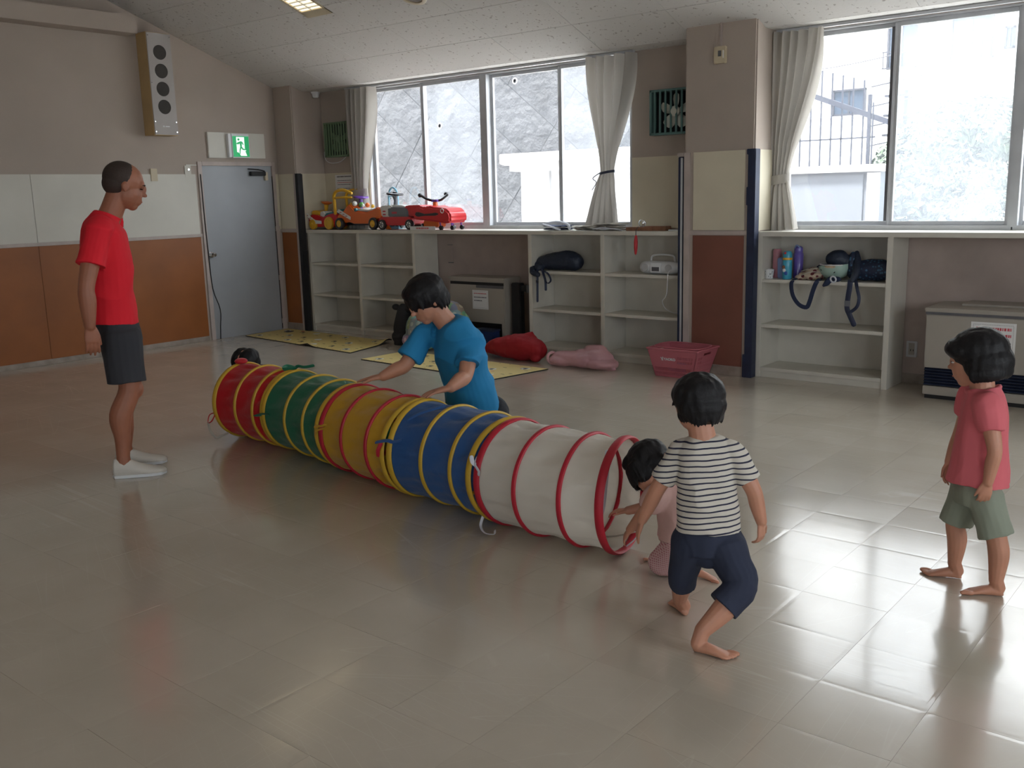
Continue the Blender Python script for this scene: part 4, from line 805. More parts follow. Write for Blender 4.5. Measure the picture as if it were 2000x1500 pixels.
# ================= ON THE FLOOR AT THE BACK =================
# play mats
MT['mat']=mat('mat_yellow',(.66,.52,.19),.5,bump=.05,bscale=30,var=.04)
def poly_slab(pts,z0,z1): return MB().prism(pts,z0,z1,'z')
def playmat(label,q,seed,curl=None,big=False):
    P00,P10,P11,P01=[V(*p,0) for p in q]; c=(P00+P11)/2; t=thing('play_mat',label,'play mat',(c.x,c.y,0))
    def P(a,b_): return (P00*(1-a)+P10*a)*(1-b_)+(P01*(1-a)+P11*a)*b_
    NX,NY=40,14; mb=MB(); hh={}
    def H(a,b_):
        h=.006
        if curl:
            for (ca,cb,r_,ht) in curl: 
                d=math.hypot((a-ca)*2.2,(b_-cb)*1.0)
                if d<r_: h+=ht*(1-d/r_)**1.5
        return h
    top=[];bot=[]
    for j in range(NY+1):
        for i in range(NX+1):
            a,b_=i/NX,j/NY; p=P(a,b_); top.append(V(p.x,p.y,H(a,b_)+.004)); bot.append(V(p.x,p.y,max(.002,H(a,b_)-.006)))
    N=len(top); f=[]
    for j in range(NY):
        for i in range(NX): k=j*(NX+1)+i; f.append((k,k+1,k+NX+2,k+NX+1)); f.append((N+k+NX+1,N+k+NX+2,N+k+1,N+k))
    bd=[i for i in range(NX+1)]+[j*(NX+1)+NX for j in range(1,NY+1)]+[NY*(NX+1)+i for i in range(NX-1,-1,-1)]+[j*(NX+1) for j in range(NY-1,0,-1)]
    mb.add(top,[x_ for x_ in f if max(x_)<N]); mb.build('mat_top','mat',t,smooth=False)
    mb2=MB(); mb2.add(top+bot,[x_ for x_ in f if min(x_)>=N]+[(bd[i],bd[(i+1)%len(bd)],N+bd[(i+1)%len(bd)],N+bd[i]) for i in range(len(bd))]); 
    mb2.v=[v-V(0,0,.0012) for v in mb2.v]; mb2.build('foam_underside','black',t)
    rr=random.Random(seed); prt={k:MB() for k in ('ink','redink','whiteplastic')}
    def blob(k,a,b_,ra,rb,lift,n_=10,ang=0):
        pts=[]
        for i in range(n_):
            th=2*math.pi*i/n_; da,db=ra*math.cos(th),rb*math.sin(th)*(1+.2*math.sin(3*th+seed)); aa=a+da*math.cos(ang)-db*math.sin(ang)*.3; bb=b_+db*math.cos(ang)+da*math.sin(ang)*1.5; p=P(aa,bb); pts.append(V(p.x,p.y,H(aa,bb)+.0045+lift))
        prt[k].add(pts,[tuple(range(n_))])
    for i in range(7):
        for j in range(3):
            a=(i+.5+rr.uniform(-.12,.12)+(.25 if j%2 else 0))/7.3+.01; b_=(j+.5+rr.uniform(-.1,.1))/3
            if a>.96: continue
            if (i+j)%2==0: blob('whiteplastic',a,b_,.026,.07,.0002); 
            if (i+j)%3!=1:
                blob('ink',a-.004,b_+.02,.018,.022,.0006); blob('ink',a+.008,b_-.03,.009,.03,.0006); blob('ink',a-.012,b_-.035,.006,.02,.0006)
            blob('redink' if (i*j)%2 else 'ink',min(.96,a+.05),b_-.12 if b_>.2 else b_+.12,.014,.010,.0006)
    for i in range(14): 
        a=.03+.94*i/14; blob('redink' if i%3==0 else 'ink',a,.035,.006,.008,.0006); blob('ink' if i%3 else 'redink',a,.965,.006,.008,.0006)
    if big: blob('ink',.12,.75,.03,.10,.0006,12); blob('redink',.2,.9,.014,.04,.0006)
    for k,m_ in prt.items():
        if m_.v: tag(m_.build('printed_figures',k,t),kind='stuff')
    return t
playmat('yellow printed play mat lying along the left shelf by the door',((.10,-1.17),(2.22,-1.38),(2.03,-.60),(-.0+.05,-.50)),3,curl=[(.62,0,.16,.03),(1.0,.9,.25,.05)],big=True)
playmat('yellow printed play mat behind the kneeling man in blue',((2.63,-1.60),(4.47,-1.71),(4.575,-1.06),(2.66,-1.0)),5)
# bags
MT['blackbag']=mat('black_bag_cloth',(.012,.012,.014),.7,bump=.3,bscale=20,dist=.01)
MT['dots']=mat('green_dotted_plastic',(.28,.33,.24),.4); n=MT['dots'].node_tree; b=n.nodes['Principled BSDF']; tc=n.nodes.new('ShaderNodeTexCoord'); vo=n.nodes.new('ShaderNodeTexVoronoi'); vo.inputs['Scale'].default_value=11; vo.inputs['Randomness'].default_value=.35; n.links.new(tc.outputs['Object'],vo.inputs['Vector']); cr=n.nodes.new('ShaderNodeValToRGB'); cr.color_ramp.interpolation='CONSTANT'; cr.color_ramp.elements[0].color=(.50,.55,.40,1); cr.color_ramp.elements[1].color=(.20,.26,.20,1); cr.color_ramp.elements[1].position=.30; n.links.new(vo.outputs['Distance'],cr.inputs[0])
vc=n.nodes.new('ShaderNodeMixRGB'); vc.inputs[0].default_value=.25; n.links.new(cr.outputs[0],vc.inputs[1]); n.links.new(vo.outputs['Color'],vc.inputs[2]); n.links.new(vc.outputs[0],b.inputs['Base Color'])
t=thing('tote_bag','black cloth bag slumped against the shelf left of the dotted bag','bag',(2.25,-.62,0))
soft(MB().tube([(2.28,-.62,.03),(2.24,-.60,.16),(2.22,-.58,.28),(2.22,-.57,.37)],[.13,.12,.10,.08],n=18,flat=.75).ell((2.12,-.60,.40),(.05,.04,.035)).ell((2.36,-.58,.385),(.09,.05,.04)).ell((2.25,-.62,.08),(.17,.11,.08)),'bag_body','blackbag',.008,t,5,disp=lambda c,n_:.012*noise.noise(c*9))
t=thing('dotted_bag','pale green bag with round dots behind the man in blue','bag',(2.75,-.75,0))
soft(MB().ell((2.72,-.76,.20),(.25,.18,.20)).ell((2.80,-.72,.33),(.21,.14,.15)).ell((2.62,-.80,.10),(.16,.14,.10)).ell((3.02,-.66,.40),(.16,.10,.12)).ell((3.05,-.66,.25),(.2,.14,.2)),'bag_body','dots',.010,t,5,disp=lambda c,n_:.018*noise.noise(c*7)+.006*noise.noise(c*22))
t=thing('storage_box','dark blue fabric box in front of the small heater','box',(3.33,-.42,0)); bx('box_body',(3.15,-.46,.002),(3.40,-.34,.21),mat('blue_fabric',(.01,.03,.12),.7),t,.01); bx('box_rim',(3.145,-.465,.19),(3.405,-.335,.212),'navy',t,.004)
MT['redcloth']=mat('red_cloth',(.33,.008,.015),.75,bump=.3,bscale=18,dist=.01)
t=thing('red_bag','bright red cloth bag lying on the floor before the heater','bag',(3.93,-.78,0))
soft(MB().tube([(3.60,-.78,.085),(3.75,-.78,.11),(3.93,-.78,.125),(4.10,-.78,.13),(4.22,-.78,.12)],[.045,.09,.115,.125,.10],n=20,flat=1.1).ell((4.10,-.76,.20),(.11,.08,.07)).tube([(4.10,-.76,.20),(4.13,-.75,.25),(4.15,-.75,.285)],[.07,.045,.012],n=12).ell((3.90,-.76,.17),(.15,.10,.07)).ell((4.17,-.80,.14),(.11,.09,.10)).ell((4.24,-.82,.045),(.06,.05,.04)),'bag_body','redcloth',.008,t,5,disp=lambda c,n_:.014*noise.noise(c*8)+.004*noise.noise(c*26))
MT['pinkfilm']=bpy.data.materials.new('pink_plastic_film'); m_=MT['pinkfilm']; m_.use_nodes=True; n=m_.node_tree; b=n.nodes['Principled BSDF']; b.inputs['Base Color'].default_value=(.78,.42,.46,1); b.inputs['Roughness'].default_value=.35; b.inputs['Alpha'].default_value=.62
t=thing('pink_plastic_bag','translucent pink plastic bag lying open on the floor by the shelves','bag',(4.72,-.78,0))
soft(MB().ell((4.58,-.80,.055),(.16,.14,.055)).ell((4.78,-.75,.08),(.21,.17,.085)).ell((4.87,-.72,.14),(.13,.09,.07)).ell((4.72,-.77,.075),(.30,.15,.075)).ell((4.92,-.75,.09),(.14,.13,.09)).ell((4.98,-.78,.05),(.15,.13,.05)).tube([(4.95,-.80,.04),(5.06,-.80,.02),(5.13,-.78,.012)],[.05,.025,.006],n=10),'film','pinkfilm',.008,t,4,disp=lambda c,n_:.016*noise.noise(V(c.x*5,c.y*9,c.z*9))+.006*abs(noise.noise(V(c.x*11,c.y*22,c.z*22))))
MB().torus((4.455,-.83,.065),(1,-.35,.35),.055,.014,n=22,m=8).build('bag_mouth','pinkfilm',t,smooth=True)
soft(MB().ell((4.80,-.72,.08),(.12,.10,.06)),'inner_bundle',mat('grey_bundle',(.16,.13,.15),.8),.01,t,3)
# shopping basket
MT['basket']=plastic('pink_red_basket',(.48,.13,.16),.4)
t=thing('shopping_basket','pink plastic shopping basket printed with a white shop name','basket',(5.74,-.66,0))
bx0,bx1,by0,by1=5.555,5.915,-.80,-.50; tx0,tx1,ty0,ty1=5.495,5.985,-.84,-.46; H=.245; th=.006
def Bq(x,y,z): 
    k=z/H; return V(bx0+(tx0-bx0)*k+x*((bx1+(tx1-bx1)*k)-(bx0+(tx0-bx0)*k)), by0+(ty0-by0)*k+y*((by1+(ty1-by1)*k)-(by0+(ty0-by0)*k)), z+.002)
def side(fn,slots,nm):   # fn(u,z,d)->point ; slots: list of (u0,u1,z0,z1)
    us=sorted({0,1}|{s for q in slots for s in q[:2]}); zs=sorted({0,H}|{s for q in slots for s in q[2:]}); mb=MB()
    for a,c in zip(us,us[1:]):
        for z0,z1 in zip(zs,zs[1:]):
            mu,mz=(a+c)/2,(z0+z1)/2
            if any(q[0]<mu<q[1] and q[2]<mz<q[3] for q in slots): continue
            p=[fn(a,z0,0),fn(c,z0,0),fn(c,z1,0),fn(a,z1,0),fn(a,z0,th),fn(c,z0,th),fn(c,z1,th),fn(a,z1,th)]
            mb.add(p,[(0,1,2,3),(7,6,5,4),(0,4,5,1),(1,5,6,2),(2,6,7,3),(3,7,4,0)])
    return mb.build(nm,'basket',t)
fslots=[(.06+i*.0262,.06+i*.0262+.012,.02,.045) for i in range(34)]+[(.06+i*.0262,.06+i*.0262+.012,.055,.085) for i in range(34)]+[(.60+i*.0262,.60+i*.0262+.012,.125,.15) for i in range(13)]+[(.60+i*.0262,.60+i*.0262+.012,.16,.185) for i in range(13)]
side(lambda u,z,d:Bq(u,0,z)+V(0,d,0),fslots,'front_wall'); side(lambda u,z,d:Bq(u,1,z)-V(0,d,0),fslots,'rear_wall')
es=[(.12+i*.05,.12+i*.05+.022,z,z+.026) for i in range(4) for z in (.125,.16)]+[(.35,.70,.195,.215)]
side(lambda u,z,d:Bq(1,u,z)-V(d,0,0),es,'end_wall'); side(lambda u,z,d:Bq(0,u,z)+V(d,0,0),es,'end_wall')
for z in (.035,.065,.095,.12): 
    p=[Bq(1,.15,z),Bq(1,.95,z)]; MB().cyl(p[0],p[1],.004,n=6).build('rib','basket',t)
bx('basket_floor',(bx0+.004,by0+.004,.003),(bx1-.004,by1-.004,.009),'basket',t)
MB().tube([Bq(0,.06,H),Bq(0,.0,H)+V(.015,0,0),Bq(.5,-.01,H),Bq(1,.0,H)+V(-.015,0,0),Bq(1,.06,H),Bq(1,.94,H),Bq(1,1,H)+V(-.015,0,0),Bq(.5,1.01,H),Bq(0,1,H)+V(.015,0,0),Bq(0,.94,H),Bq(0,.06,H)],.009,n=8,sub=3,caps=False).build('rim','basket',t,smooth=True)
MB().tube([Bq(.02,.5,H)+V(0,-.0,.012),Bq(.1,.12,H)+V(0,0,.012),Bq(.5,.08,H)+V(0,0,.012),Bq(.9,.12,H)+V(0,0,.012),Bq(.98,.5,H)+V(0,0,.012)],.006,n=6).build('carry_handle','basket',t,smooth=True)
MB().tube([Bq(.02,.52,H)+V(0,-.0,.012),Bq(.1,.88,H)+V(0,0,.012),Bq(.5,.92,H)+V(0,0,.012),Bq(.9,.88,H)+V(0,0,.012),Bq(.98,.52,H)+V(0,0,.012)],.006,n=6).build('carry_handle','basket',t,smooth=True)
tcu=bpy.data.curves.new('shop_name','FONT'); tcu.body='YAOKO'; tcu.size=.030; tcu.extrude=.0006; tcu.offset=.0012
to=bpy.data.objects.new('tmp',tcu); COL.objects.link(to); bpy.context.view_layer.update(); tm=bpy.data.meshes.new_from_object(to.evaluated_get(bpy.context.evaluated_depsgraph_get())); bpy.data.objects.remove(to,do_unlink=True)
e1=(Bq(1,0,.16)-Bq(0,0,.16)).normalized(); e2=(Bq(.3,0,.2)-Bq(.3,0,.1)).normalized(); e3=e1.cross(e2); o0=Bq(.315,0,.150)-V(0,.003,0)
for v in tm.vertices: c=v.co.copy(); v.co=o0+e1*c.x*1.05+e2*c.y+e3*c.z-ORG[t.name]
tm.materials.clear(); tm.materials.append(MT['whiteplastic']); o=bpy.data.objects.new('shop_name',tm); COL.objects.link(o); o.parent=t; ORG[o.name]=ORG[t.name]
mb=MB()
L=lambda a,c:Bq(.24,0,.145)-V(0,.003,0)+e1*a*.03+e2*c*.03
for poly in ([(0,1),(.25,1.0),(.55,.55),(.45,0),(.30,0),(.30,.45)],[(.58,1.05),(.95,1.15),(.85,.6),(.80,0),(.55,0),(.62,.5)]):
    mb.add([L(*q) for q in poly],[tuple(range(len(poly)))])
mb.build('logo_mark','whiteplastic',t)
soft(MB().ell((5.70,-.65,.06),(.10,.08,.045)),'toy_inside','blu',.01,t,2); soft(MB().ell((5.84,-.66,.06),(.05,.07,.045)),'toy_inside','oran',.01,t,2)
# ================= PLAY TUNNEL =================
def fabric(name,c,tr=.25):
    m=bpy.data.materials.new(name); m.use_nodes=True; n=m.node_tree; b=n.nodes['Principled BSDF']; b.inputs['Base Color'].default_value=(*c,1); b.inputs['Roughness'].default_value=.5
    b.inputs['Sheen Weight'].default_value=.2
    o=n.nodes['Material Output']; t=n.nodes.new('ShaderNodeBsdfTranslucent'); t.inputs[0].default_value=(*c,1); x=n.nodes.new('ShaderNodeMixShader'); x.inputs[0].default_value=tr
    n.links.new(b.outputs[0],x.inputs[1]); n.links.new(t.outputs[0],x.inputs[2]); n.links.new(x.outputs[0],o.inputs['Surface'])
    tc=n.nodes.new('ShaderNodeTexCoord'); q=n.nodes.new('ShaderNodeTexNoise'); q.inputs['Scale'].default_value=9; q.inputs['Detail'].default_value=3; bp=n.nodes.new('ShaderNodeBump'); bp.inputs['Strength'].default_value=.5; bp.inputs['Distance'].default_value=.02
    n.links.new(tc.outputs['Object'],q.inputs['Vector']); n.links.new(q.outputs[0],bp.inputs['Height']); n.links.new(bp.outputs[0],b.inputs['Normal'])
    MT[name]=m; return m
fabric('t_red',(.56,.005,.014)); fabric('t_green',(.010,.17,.085)); fabric('t_yellow',(.66,.37,.022)); fabric('t_blue',(.025,.11,.33)); fabric('t_white',(.78,.73,.64),.3)
MT['pipe_yellow']=mat('yellow_piping',(.58,.36,.03),.5); MT['pipe_red']=mat('red_piping',(.45,.012,.03),.5)
tn=thing('play_tunnel','long fabric crawl tunnel in red, green, yellow, blue and white sections','play tunnel',(5.98,-4.35,0))
segs=[('red','t_red','pipe_yellow',[(4.337,-4.169),(4.572,-4.164),(4.788,-4.178),(4.895,-4.182)]),
('green','t_green','pipe_yellow',[(4.935,-4.187),(5.202,-4.224),(5.434,-4.266),(5.62,-4.308)]),
('yellow','t_yellow','pipe_red',[(5.662,-4.318),(5.879,-4.354),(6.135,-4.405),(6.275,-4.425)]),
('blue','t_blue','pipe_yellow',[(6.315,-4.43),(6.559,-4.439),(6.80,-4.465),(6.965,-4.50)]),
('white','t_white','pipe_red',[(7.008,-4.51),(7.238,-4.536),(7.47,-4.54),(7.633,-4.527)])]
allh=[h for s in segs for h in s[3]]
def hoopframe(i):
    a=V(*allh[max(0,i-1)],0); c=V(*allh[min(len(allh)-1,i+1)],0); t=(c-a).normalized()
    if i==len(allh)-1: t=Matrix.Rotation(R(5),3,'Z')@t
    r_=.249+.008*min(1,i/10); return V(*allh[i],r_+.010),t,r_
def ringpts(c,t,r_,n_,wr=None):
    u=V(0,0,1); w=t.cross(u).normalized()
    return [c+(u*math.cos(2*math.pi*k/n_)+w*math.sin(2*math.pi*k/n_))*(r_+(wr(2*math.pi*k/n_) if wr else 0)) for k in range(n_)]
hi=0
for si,(nm,fc,pc,hs) in enumerate(segs):
    fr_=[hoopframe(hi+k) for k in range(4)]; rings=[]
    for k in range(3):
        (c0,t0,r0_),(c1,t1,r1_)=fr_[k],fr_[k+1]; L_=(c1-c0).length
        for q in range(8):
            s=q/8; c=c0.lerp(c1,s); t=t0.lerp(t1,s).normalized(); r_=r0_*(1-s)+r1_*s; sag=math.sin(math.pi*s)
            ph=si*2.1+k*1.3
            f_=lambda a,sag=sag,ph=ph,s=s:-.014*sag+sag*(.006*math.sin(7*a+ph+s*3)+.005*math.sin(13*a-ph*2+s*4)+.0035*math.sin(23*a+ph+s*2))
            rings.append(ringpts(c,t,r_,96,f_))
    rings.append(ringpts(*fr_[3],96))
    o=MB().rings(rings,cap=False).build('fabric_section',fc,tn,smooth=True); o['label']='%s fabric section of the crawl tunnel'%nm
    for k in range(4):
        c,t,r_=fr_[k]; end=k in(0,3)
        u=V(0,0,1); w=t.cross(u).normalized(); tw=.021 if end else .0125; th_=.009
        P_=[]
        for a in range(64):
            d=u*math.cos(2*math.pi*a/64)+w*math.sin(2*math.pi*a/64); P_.append([c+d*(r_+.001+th_*math.cos(2*math.pi*j/8))+t*(tw*math.sin(2*math.pi*j/8)) for j in range(8)])
        pm=pc
        if nm=='yellow' and k==3: pm='pipe_yellow'
        MB().rings(P_,closed=True).build('hoop',pm,tn,smooth=True)
    hi+=4
def tie(pts,r,m): MB().tube(pts,r,n=6,flat=.35).build('tie_ribbon',m,tn,smooth=True)
c,t,r_=hoopframe(0)
tie([c+V(-.01,-.245,-.05),c+V(-.03,-.27,-.065),c+V(-.02,-.29,-.11),c+V(-.0,-.275,-.10),c+V(-.0,-.245,-.06)],.007,'t_red')
tie([c+V(-.02,-.29,-.11),c+V(.0,-.29,-.17),c+V(.03,-.27,-.21),c+V(.05,-.24,-.20),c+V(.06,-.2,-.19)],.008,'cloth')
soft(MB().ell(c+V(.015,-.02,.268),(.045,.045,.022)),'fold_over_flap','t_red',.006,tn,3)
c=hoopframe(3)[0]; 
tie([c+V(0,-.235,.02),c+V(0,-.265,.01),c+V(-.05,-.275,-.0),c+V(.02,-.27,.02),c+V(.06,-.26,.02)],.014,'t_green')
tie([c+V(0,.02,.262),c+V(.02,.03,.278),c+V(.06,.05,.272),c+V(.11,.08,.282)],.010,'t_green'); tie([c+V(0,.02,.262),c+V(-.05,.0,.275),c+V(-.03,-.05,.265),c+V(.02,0,.268)],.014,'t_green'); tie([c+V(0,.02,.262),c+V(-.08,.0,.268),c+V(-.10,.02,.262)],.012,'t_red')
c=hoopframe(7)[0]; tie([c+V(.05,-.245,.075),c+V(.01,-.265,.06),c+V(-.04,-.268,.05)],.010,'t_yellow'); tie([c+V(.03,-.26,.05),c+V(-.02,-.275,.03),c+V(-.04,-.275,.0)],.009,'t_yellow')
c=hoopframe(11)[0]; tie([c+V(.10,-.24,.10),c+V(.06,-.255,.088),c+V(.02,-.264,.092),c+V(-.05,-.272,.075)],.011,'t_blue'); tie([c+V(-.02,-.27,.07),c+V(-.04,-.275,.03),c+V(-.05,-.265,.0)],.010,'pipe_red'); tie([c+V(.1,-.18,.20),c+V(.16,-.13,.235),c+V(.24,-.06,.262)],.012,'t_blue')
c=hoopframe(15)[0]; tie([c+V(-.01,-.24,.11),c+V(.0,-.262,.09),c+V(.03,-.27,.065),c+V(.03,-.27,.05)],.011,'whitecloth'); tie([c+V(.0,-.262,.09),c+V(-.01,-.265,.10),c+V(-.02,-.26,.12)],.010,'whitecloth')
tie([c+V(-.04,-.17,-.20),c+V(-.03,-.20,-.235),c+V(.02,-.23,-.252),c+V(.07,-.22,-.252),c+V(.05,-.19,-.248)],.007,'whitecloth')
c,t,r_=hoopframe(19)
tie([c+V(.0,-.12,.225),c+V(.015,-.15,.15),c+V(.016,-.165,.08),c+V(.014,-.18,0),c+V(.008,-.20,-.06)],.011,'whitecloth')
MB().tube([c+V(-.25,.0,-.22),c+V(-.10,.03,-.225),c+V(.0,.12,-.205)],.004,n=6).build('inner_seam_cord','cloth',tn)
tie([c+V(.01,.02,-.24),c+V(.03,.06,-.21),c+V(.03,.12,-.15)],.009,'whitecloth')
# ================= PEOPLE =================
def skinm(name,c): MT[name]=mat(name,c,.5,sss=.12,var=.06,vscale=14,bump=.08,bscale=220,dist=.001); return MT[name]
skinm('skin_man',(.33,.125,.07)); skinm('skin_blue',(.46,.215,.135)); skinm('skin_kid',(.50,.235,.15)); skinm('lip',(.40,.09,.08))
MT['hair']=mat('black_hair',(.010,.009,.010),.55,spec=.25,bump=.6,bscale=60,dist=.004); MT['hair_grey']=mat('short_grey_hair',(.040,.024,.018),.7,bump=.8,bscale=260,dist=.003); MT['eye']=mat('eye_white',(.6,.58,.55),.2); MT['iris']=mat('dark_iris',(.01,.008,.006),.1)
def cloth(name,c,rough=.85,bs=9,bd=.012,b=.22): MT[name]=mat(name,c,rough,bump=b,bscale=bs,dist=bd,bdetail=2); return MT[name]
cloth('tee_red',(.72,.008,.022)); cloth('shorts_dark',(.030,.030,.036)); cloth('tee_blue',(.012,.20,.42)); cloth('trousers_black',(.012,.013,.018)); cloth('tee_coral',(.62,.13,.15)); cloth('shorts_khaki',(.24,.26,.20)); cloth('leggings_navy',(.022,.028,.055)); cloth('top_pink',(.58,.36,.32))
MT['shoe']=mat('white_canvas',(.62,.58,.52),.6)
def stripes(name,c0,c1,per,frac,axis='Z',tilt=0,grid=False):
    m=cloth(name,c0); n=m.node_tree; b=n.nodes['Principled BSDF']; g=n.nodes.new('ShaderNodeNewGeometry'); sx=n.nodes.new('ShaderNodeSeparateXYZ'); n.links.new(g.outputs['Position'],sx.inputs[0])
    def M(op,a,b2): 
        k=n.nodes.new('ShaderNodeMath'); k.operation=op
        for i,x in enumerate((a,b2)):
            if isinstance(x,(int,float)): k.inputs[i].default_value=x
            else: n.links.new(x,k.inputs[i])
        return k.outputs[0]
    nz_=n.nodes.new('ShaderNodeTexNoise'); nz_.inputs['Scale'].default_value=9; n.links.new(g.outputs['Position'],nz_.inputs[0])
    h=M('ADD',M('ADD',sx.outputs[2],M('MULTIPLY',sx.outputs[0],tilt)),M('MULTIPLY',nz_.outputs[0],.012))
    f=M('LESS_THAN',M('FRACT',M('DIVIDE',h,per),0),frac)
    if grid: f=M('MAXIMUM',f,M('LESS_THAN',M('FRACT',M('DIVIDE',M('ADD',sx.outputs[0],sx.outputs[1]),per),0),frac))
    mx=n.nodes.new('ShaderNodeMixRGB'); n.links.new(f,mx.inputs[0]); mx.inputs[1].default_value=(*c0,1); mx.inputs[2].default_value=(*c1,1); n.links.new(mx.outputs[0],b.inputs['Base Color']); return m
stripes('striped_jersey',(.58,.53,.46),(.02,.02,.045),.0205,.27,tilt=-.10); stripes('gingham_pink',(.46,.17,.20),(.62,.42,.40),.009,.4,grid=True)
def axes(f,u):
    f=V(f).normalized(); u=V(u); u=(u-f*u.dot(f)).normalized(); return f.cross(u),f,u    # right,forward,up
def head(mb,c,f,u,h,kid=False,ears=True):
    r_,f,u=axes(f,u); A=(r_,f,u); P=lambda x,y,z:c+(r_*x+f*y+u*z)*h
    E=lambda x,y,z,a,b_,c_:mb.ell(P(x,y,z),(a*h,b_*h,c_*h),A)
    if kid:
        E(0,-.05,.10,.37,.44,.40); E(0,.10,-.14,.31,.31,.33); E(.14,.18,-.20,.13,.13,.13); E(-.14,.18,-.20,.13,.13,.13); E(0,.22,-.37,.14,.12,.11); E(0,.27,-.24,.17,.13,.14); E(0,.30,.10,.24,.11,.16)
        E(0,.425,-.10,.052,.055,.045); E(0,.385,-.02,.034,.05,.09)
        E(0,.35,-.245,.085,.05,.028); E(0,.335,-.29,.075,.045,.03)
    else:
        E(0,-.06,.12,.34,.42,.38); E(0,.08,-.15,.28,.31,.34); E(.13,.20,-.15,.12,.11,.11); E(-.13,.20,-.15,.12,.11,.11); E(0,.22,-.39,.13,.12,.11); E(0,.27,-.25,.16,.13,.15); E(0,.29,.10,.23,.10,.12)
        E(0,.425,-.11,.050,.070,.045); E(0,.395,-.01,.038,.06,.12)
        E(0,.36,-.255,.09,.05,.026); E(0,.35,-.305,.08,.05,.03)
    E(.09,.30,.085,.10,.06,.025); E(-.09,.30,.085,.10,.06,.025)
    if ears:
        for s in(1,-1): E(s*(.372 if kid else .342),-.04,-.02,.026,.062,.085); E(s*(.355 if kid else .33),-.015,-.09,.03,.04,.06); E(s*(.345 if kid else .32),0,-.05,.04,.05,.07)
    return P,A
def facebits(par,c,f,u,h,kid=False,closed=False):
    r_,f,u=axes(f,u); A=(r_,f,u); P=lambda x,y,z:c+(r_*x+f*y+u*z)*h
    for s in(1,-1):
        e=MB().ell(P(s*.135,.340 if kid else .325,.0),(.058*h,.042*h,(.014 if closed else .022)*h),A,12,8).build('eye','iris' if closed else 'eye',par,smooth=True)
        if not closed: MB().ell(P(s*.135,.368 if kid else .352,.0),(.030*h,.018*h,.024*h),A,10,6).build('iris','iris',e,smooth=True)
        MB().tube([P(s*.06,.385,.085),P(s*.13,.385,.105),P(s*.21,.33,.085)],[.010*h,.014*h,.006*h],n=6).build('eyebrow','hair',par,smooth=True)
    MB().ell(P(0,.372,-.27),(.075*h,.045*h,.020*h),A,14,8).build('mouth','lip',par,smooth=True)
def hand(mb,W_,D,N,T,s,curl=25,spread=1.0,thumb=40):
    D=V(D).normalized(); N=V(N); N=(N-D*N.dot(D)).normalized(); T_=D.cross(N); 
    if T_.dot(V(T))<0: T_=-T_
    for k,(w,t_) in ((0,(.11,.085)),): pass
    rg=[]
    for a,w,t_ in ((-.08,.13,.10),(.05,.15,.095),(.2,.19,.085),(.38,.215,.075),(.48,.20,.06)):
        c=W_+D*a*s; rg.append([c+T_*w*s*math.cos(i*math.pi/7)+N*t_*s*math.sin(i*math.pi/7) for i in range(14)])
    mb.rings(rg)
    for off,ln,ra in ((.155,.40,.050),(.052,.46,.052),(-.052,.43,.050),(-.15,.34,.044)):
        b=W_+D*.44*s+T_*off*s; d=(D+T_*off*.5*spread).normalized(); pts=[b]; p=b
        for q,(fr_,an) in enumerate(((.42,.5),(.32,1.15),(.26,1.7))):
            a=R(curl)*an; dd=(d*math.cos(a)+N*math.sin(a)).normalized(); p=p+dd*ln*s*fr_; pts.append(p)
        mb.tube([b-d*.1*s]+pts,[ra*s*1.05]+[ra*s,ra*s*.95,ra*s*.88,ra*s*.72],n=8,sub=2)
    b=W_+D*.10*s+T_*.12*s+N*.02*s; a=R(thumb); d=(D*math.cos(a)+T_*math.sin(a)).normalized(); d2=(D*math.cos(a*.5)+T_*math.sin(a*.5)+N*.25).normalized()
    mb.tube([b,b+d*.20*s,b+d*.20*s+d2*.16*s,b+d*.20*s+d2*.30*s],[.075*s,.06*s,.052*s,.042*s],n=8,sub=2)
def barefoot(mb,heel,F,s,outer,heel_up=0):
    """heel: point on the sole at the back of the heel; F: direction to toes; outer: direction of the little toe"""
    F=V(F).normalized(); U_=V(0,0,1); O=V(outer); O=(O-F*O.dot(F)).normalized(); U_=O.cross(F); U_=U_ if U_.z>0 else -U_
    rg=[]
    for a,w,h_,o_ in ((.0,.06,.10,0),(.06,.105,.19,0),(.18,.125,.25,0),(.32,.13,.27,.01),(.48,.15,.22,.02),(.64,.18,.15,.02),(.76,.19,.11,.015),(.82,.17,.075,.01)):
        c=heel+F*a*s+O*o_*s+U_*h_*s*.5; rg.append([c+O*w*s*math.cos(i*math.pi/7)+U_*h_*s*.5*math.sin(i*math.pi/7)*(1 if math.sin(i*math.pi/7)>0 else .98) for i in range(14)])
    mb.rings(rg)
    for off,ln,ra in ((-.135,.20,.062),(-.045,.17,.046),(.03,.145,.042),(.095,.12,.040),(.15,.085,.036)):
        b=heel+F*(.76-max(0,off)*.45)*s+O*off*s+U_*ra*s
        mb.tube([b,b+F*ln*.6*s+U_*.012*s,b+F*ln*s-U_*.0*s],[ra*s*1.0,ra*s*.95,ra*s*.9],n=8,sub=2)
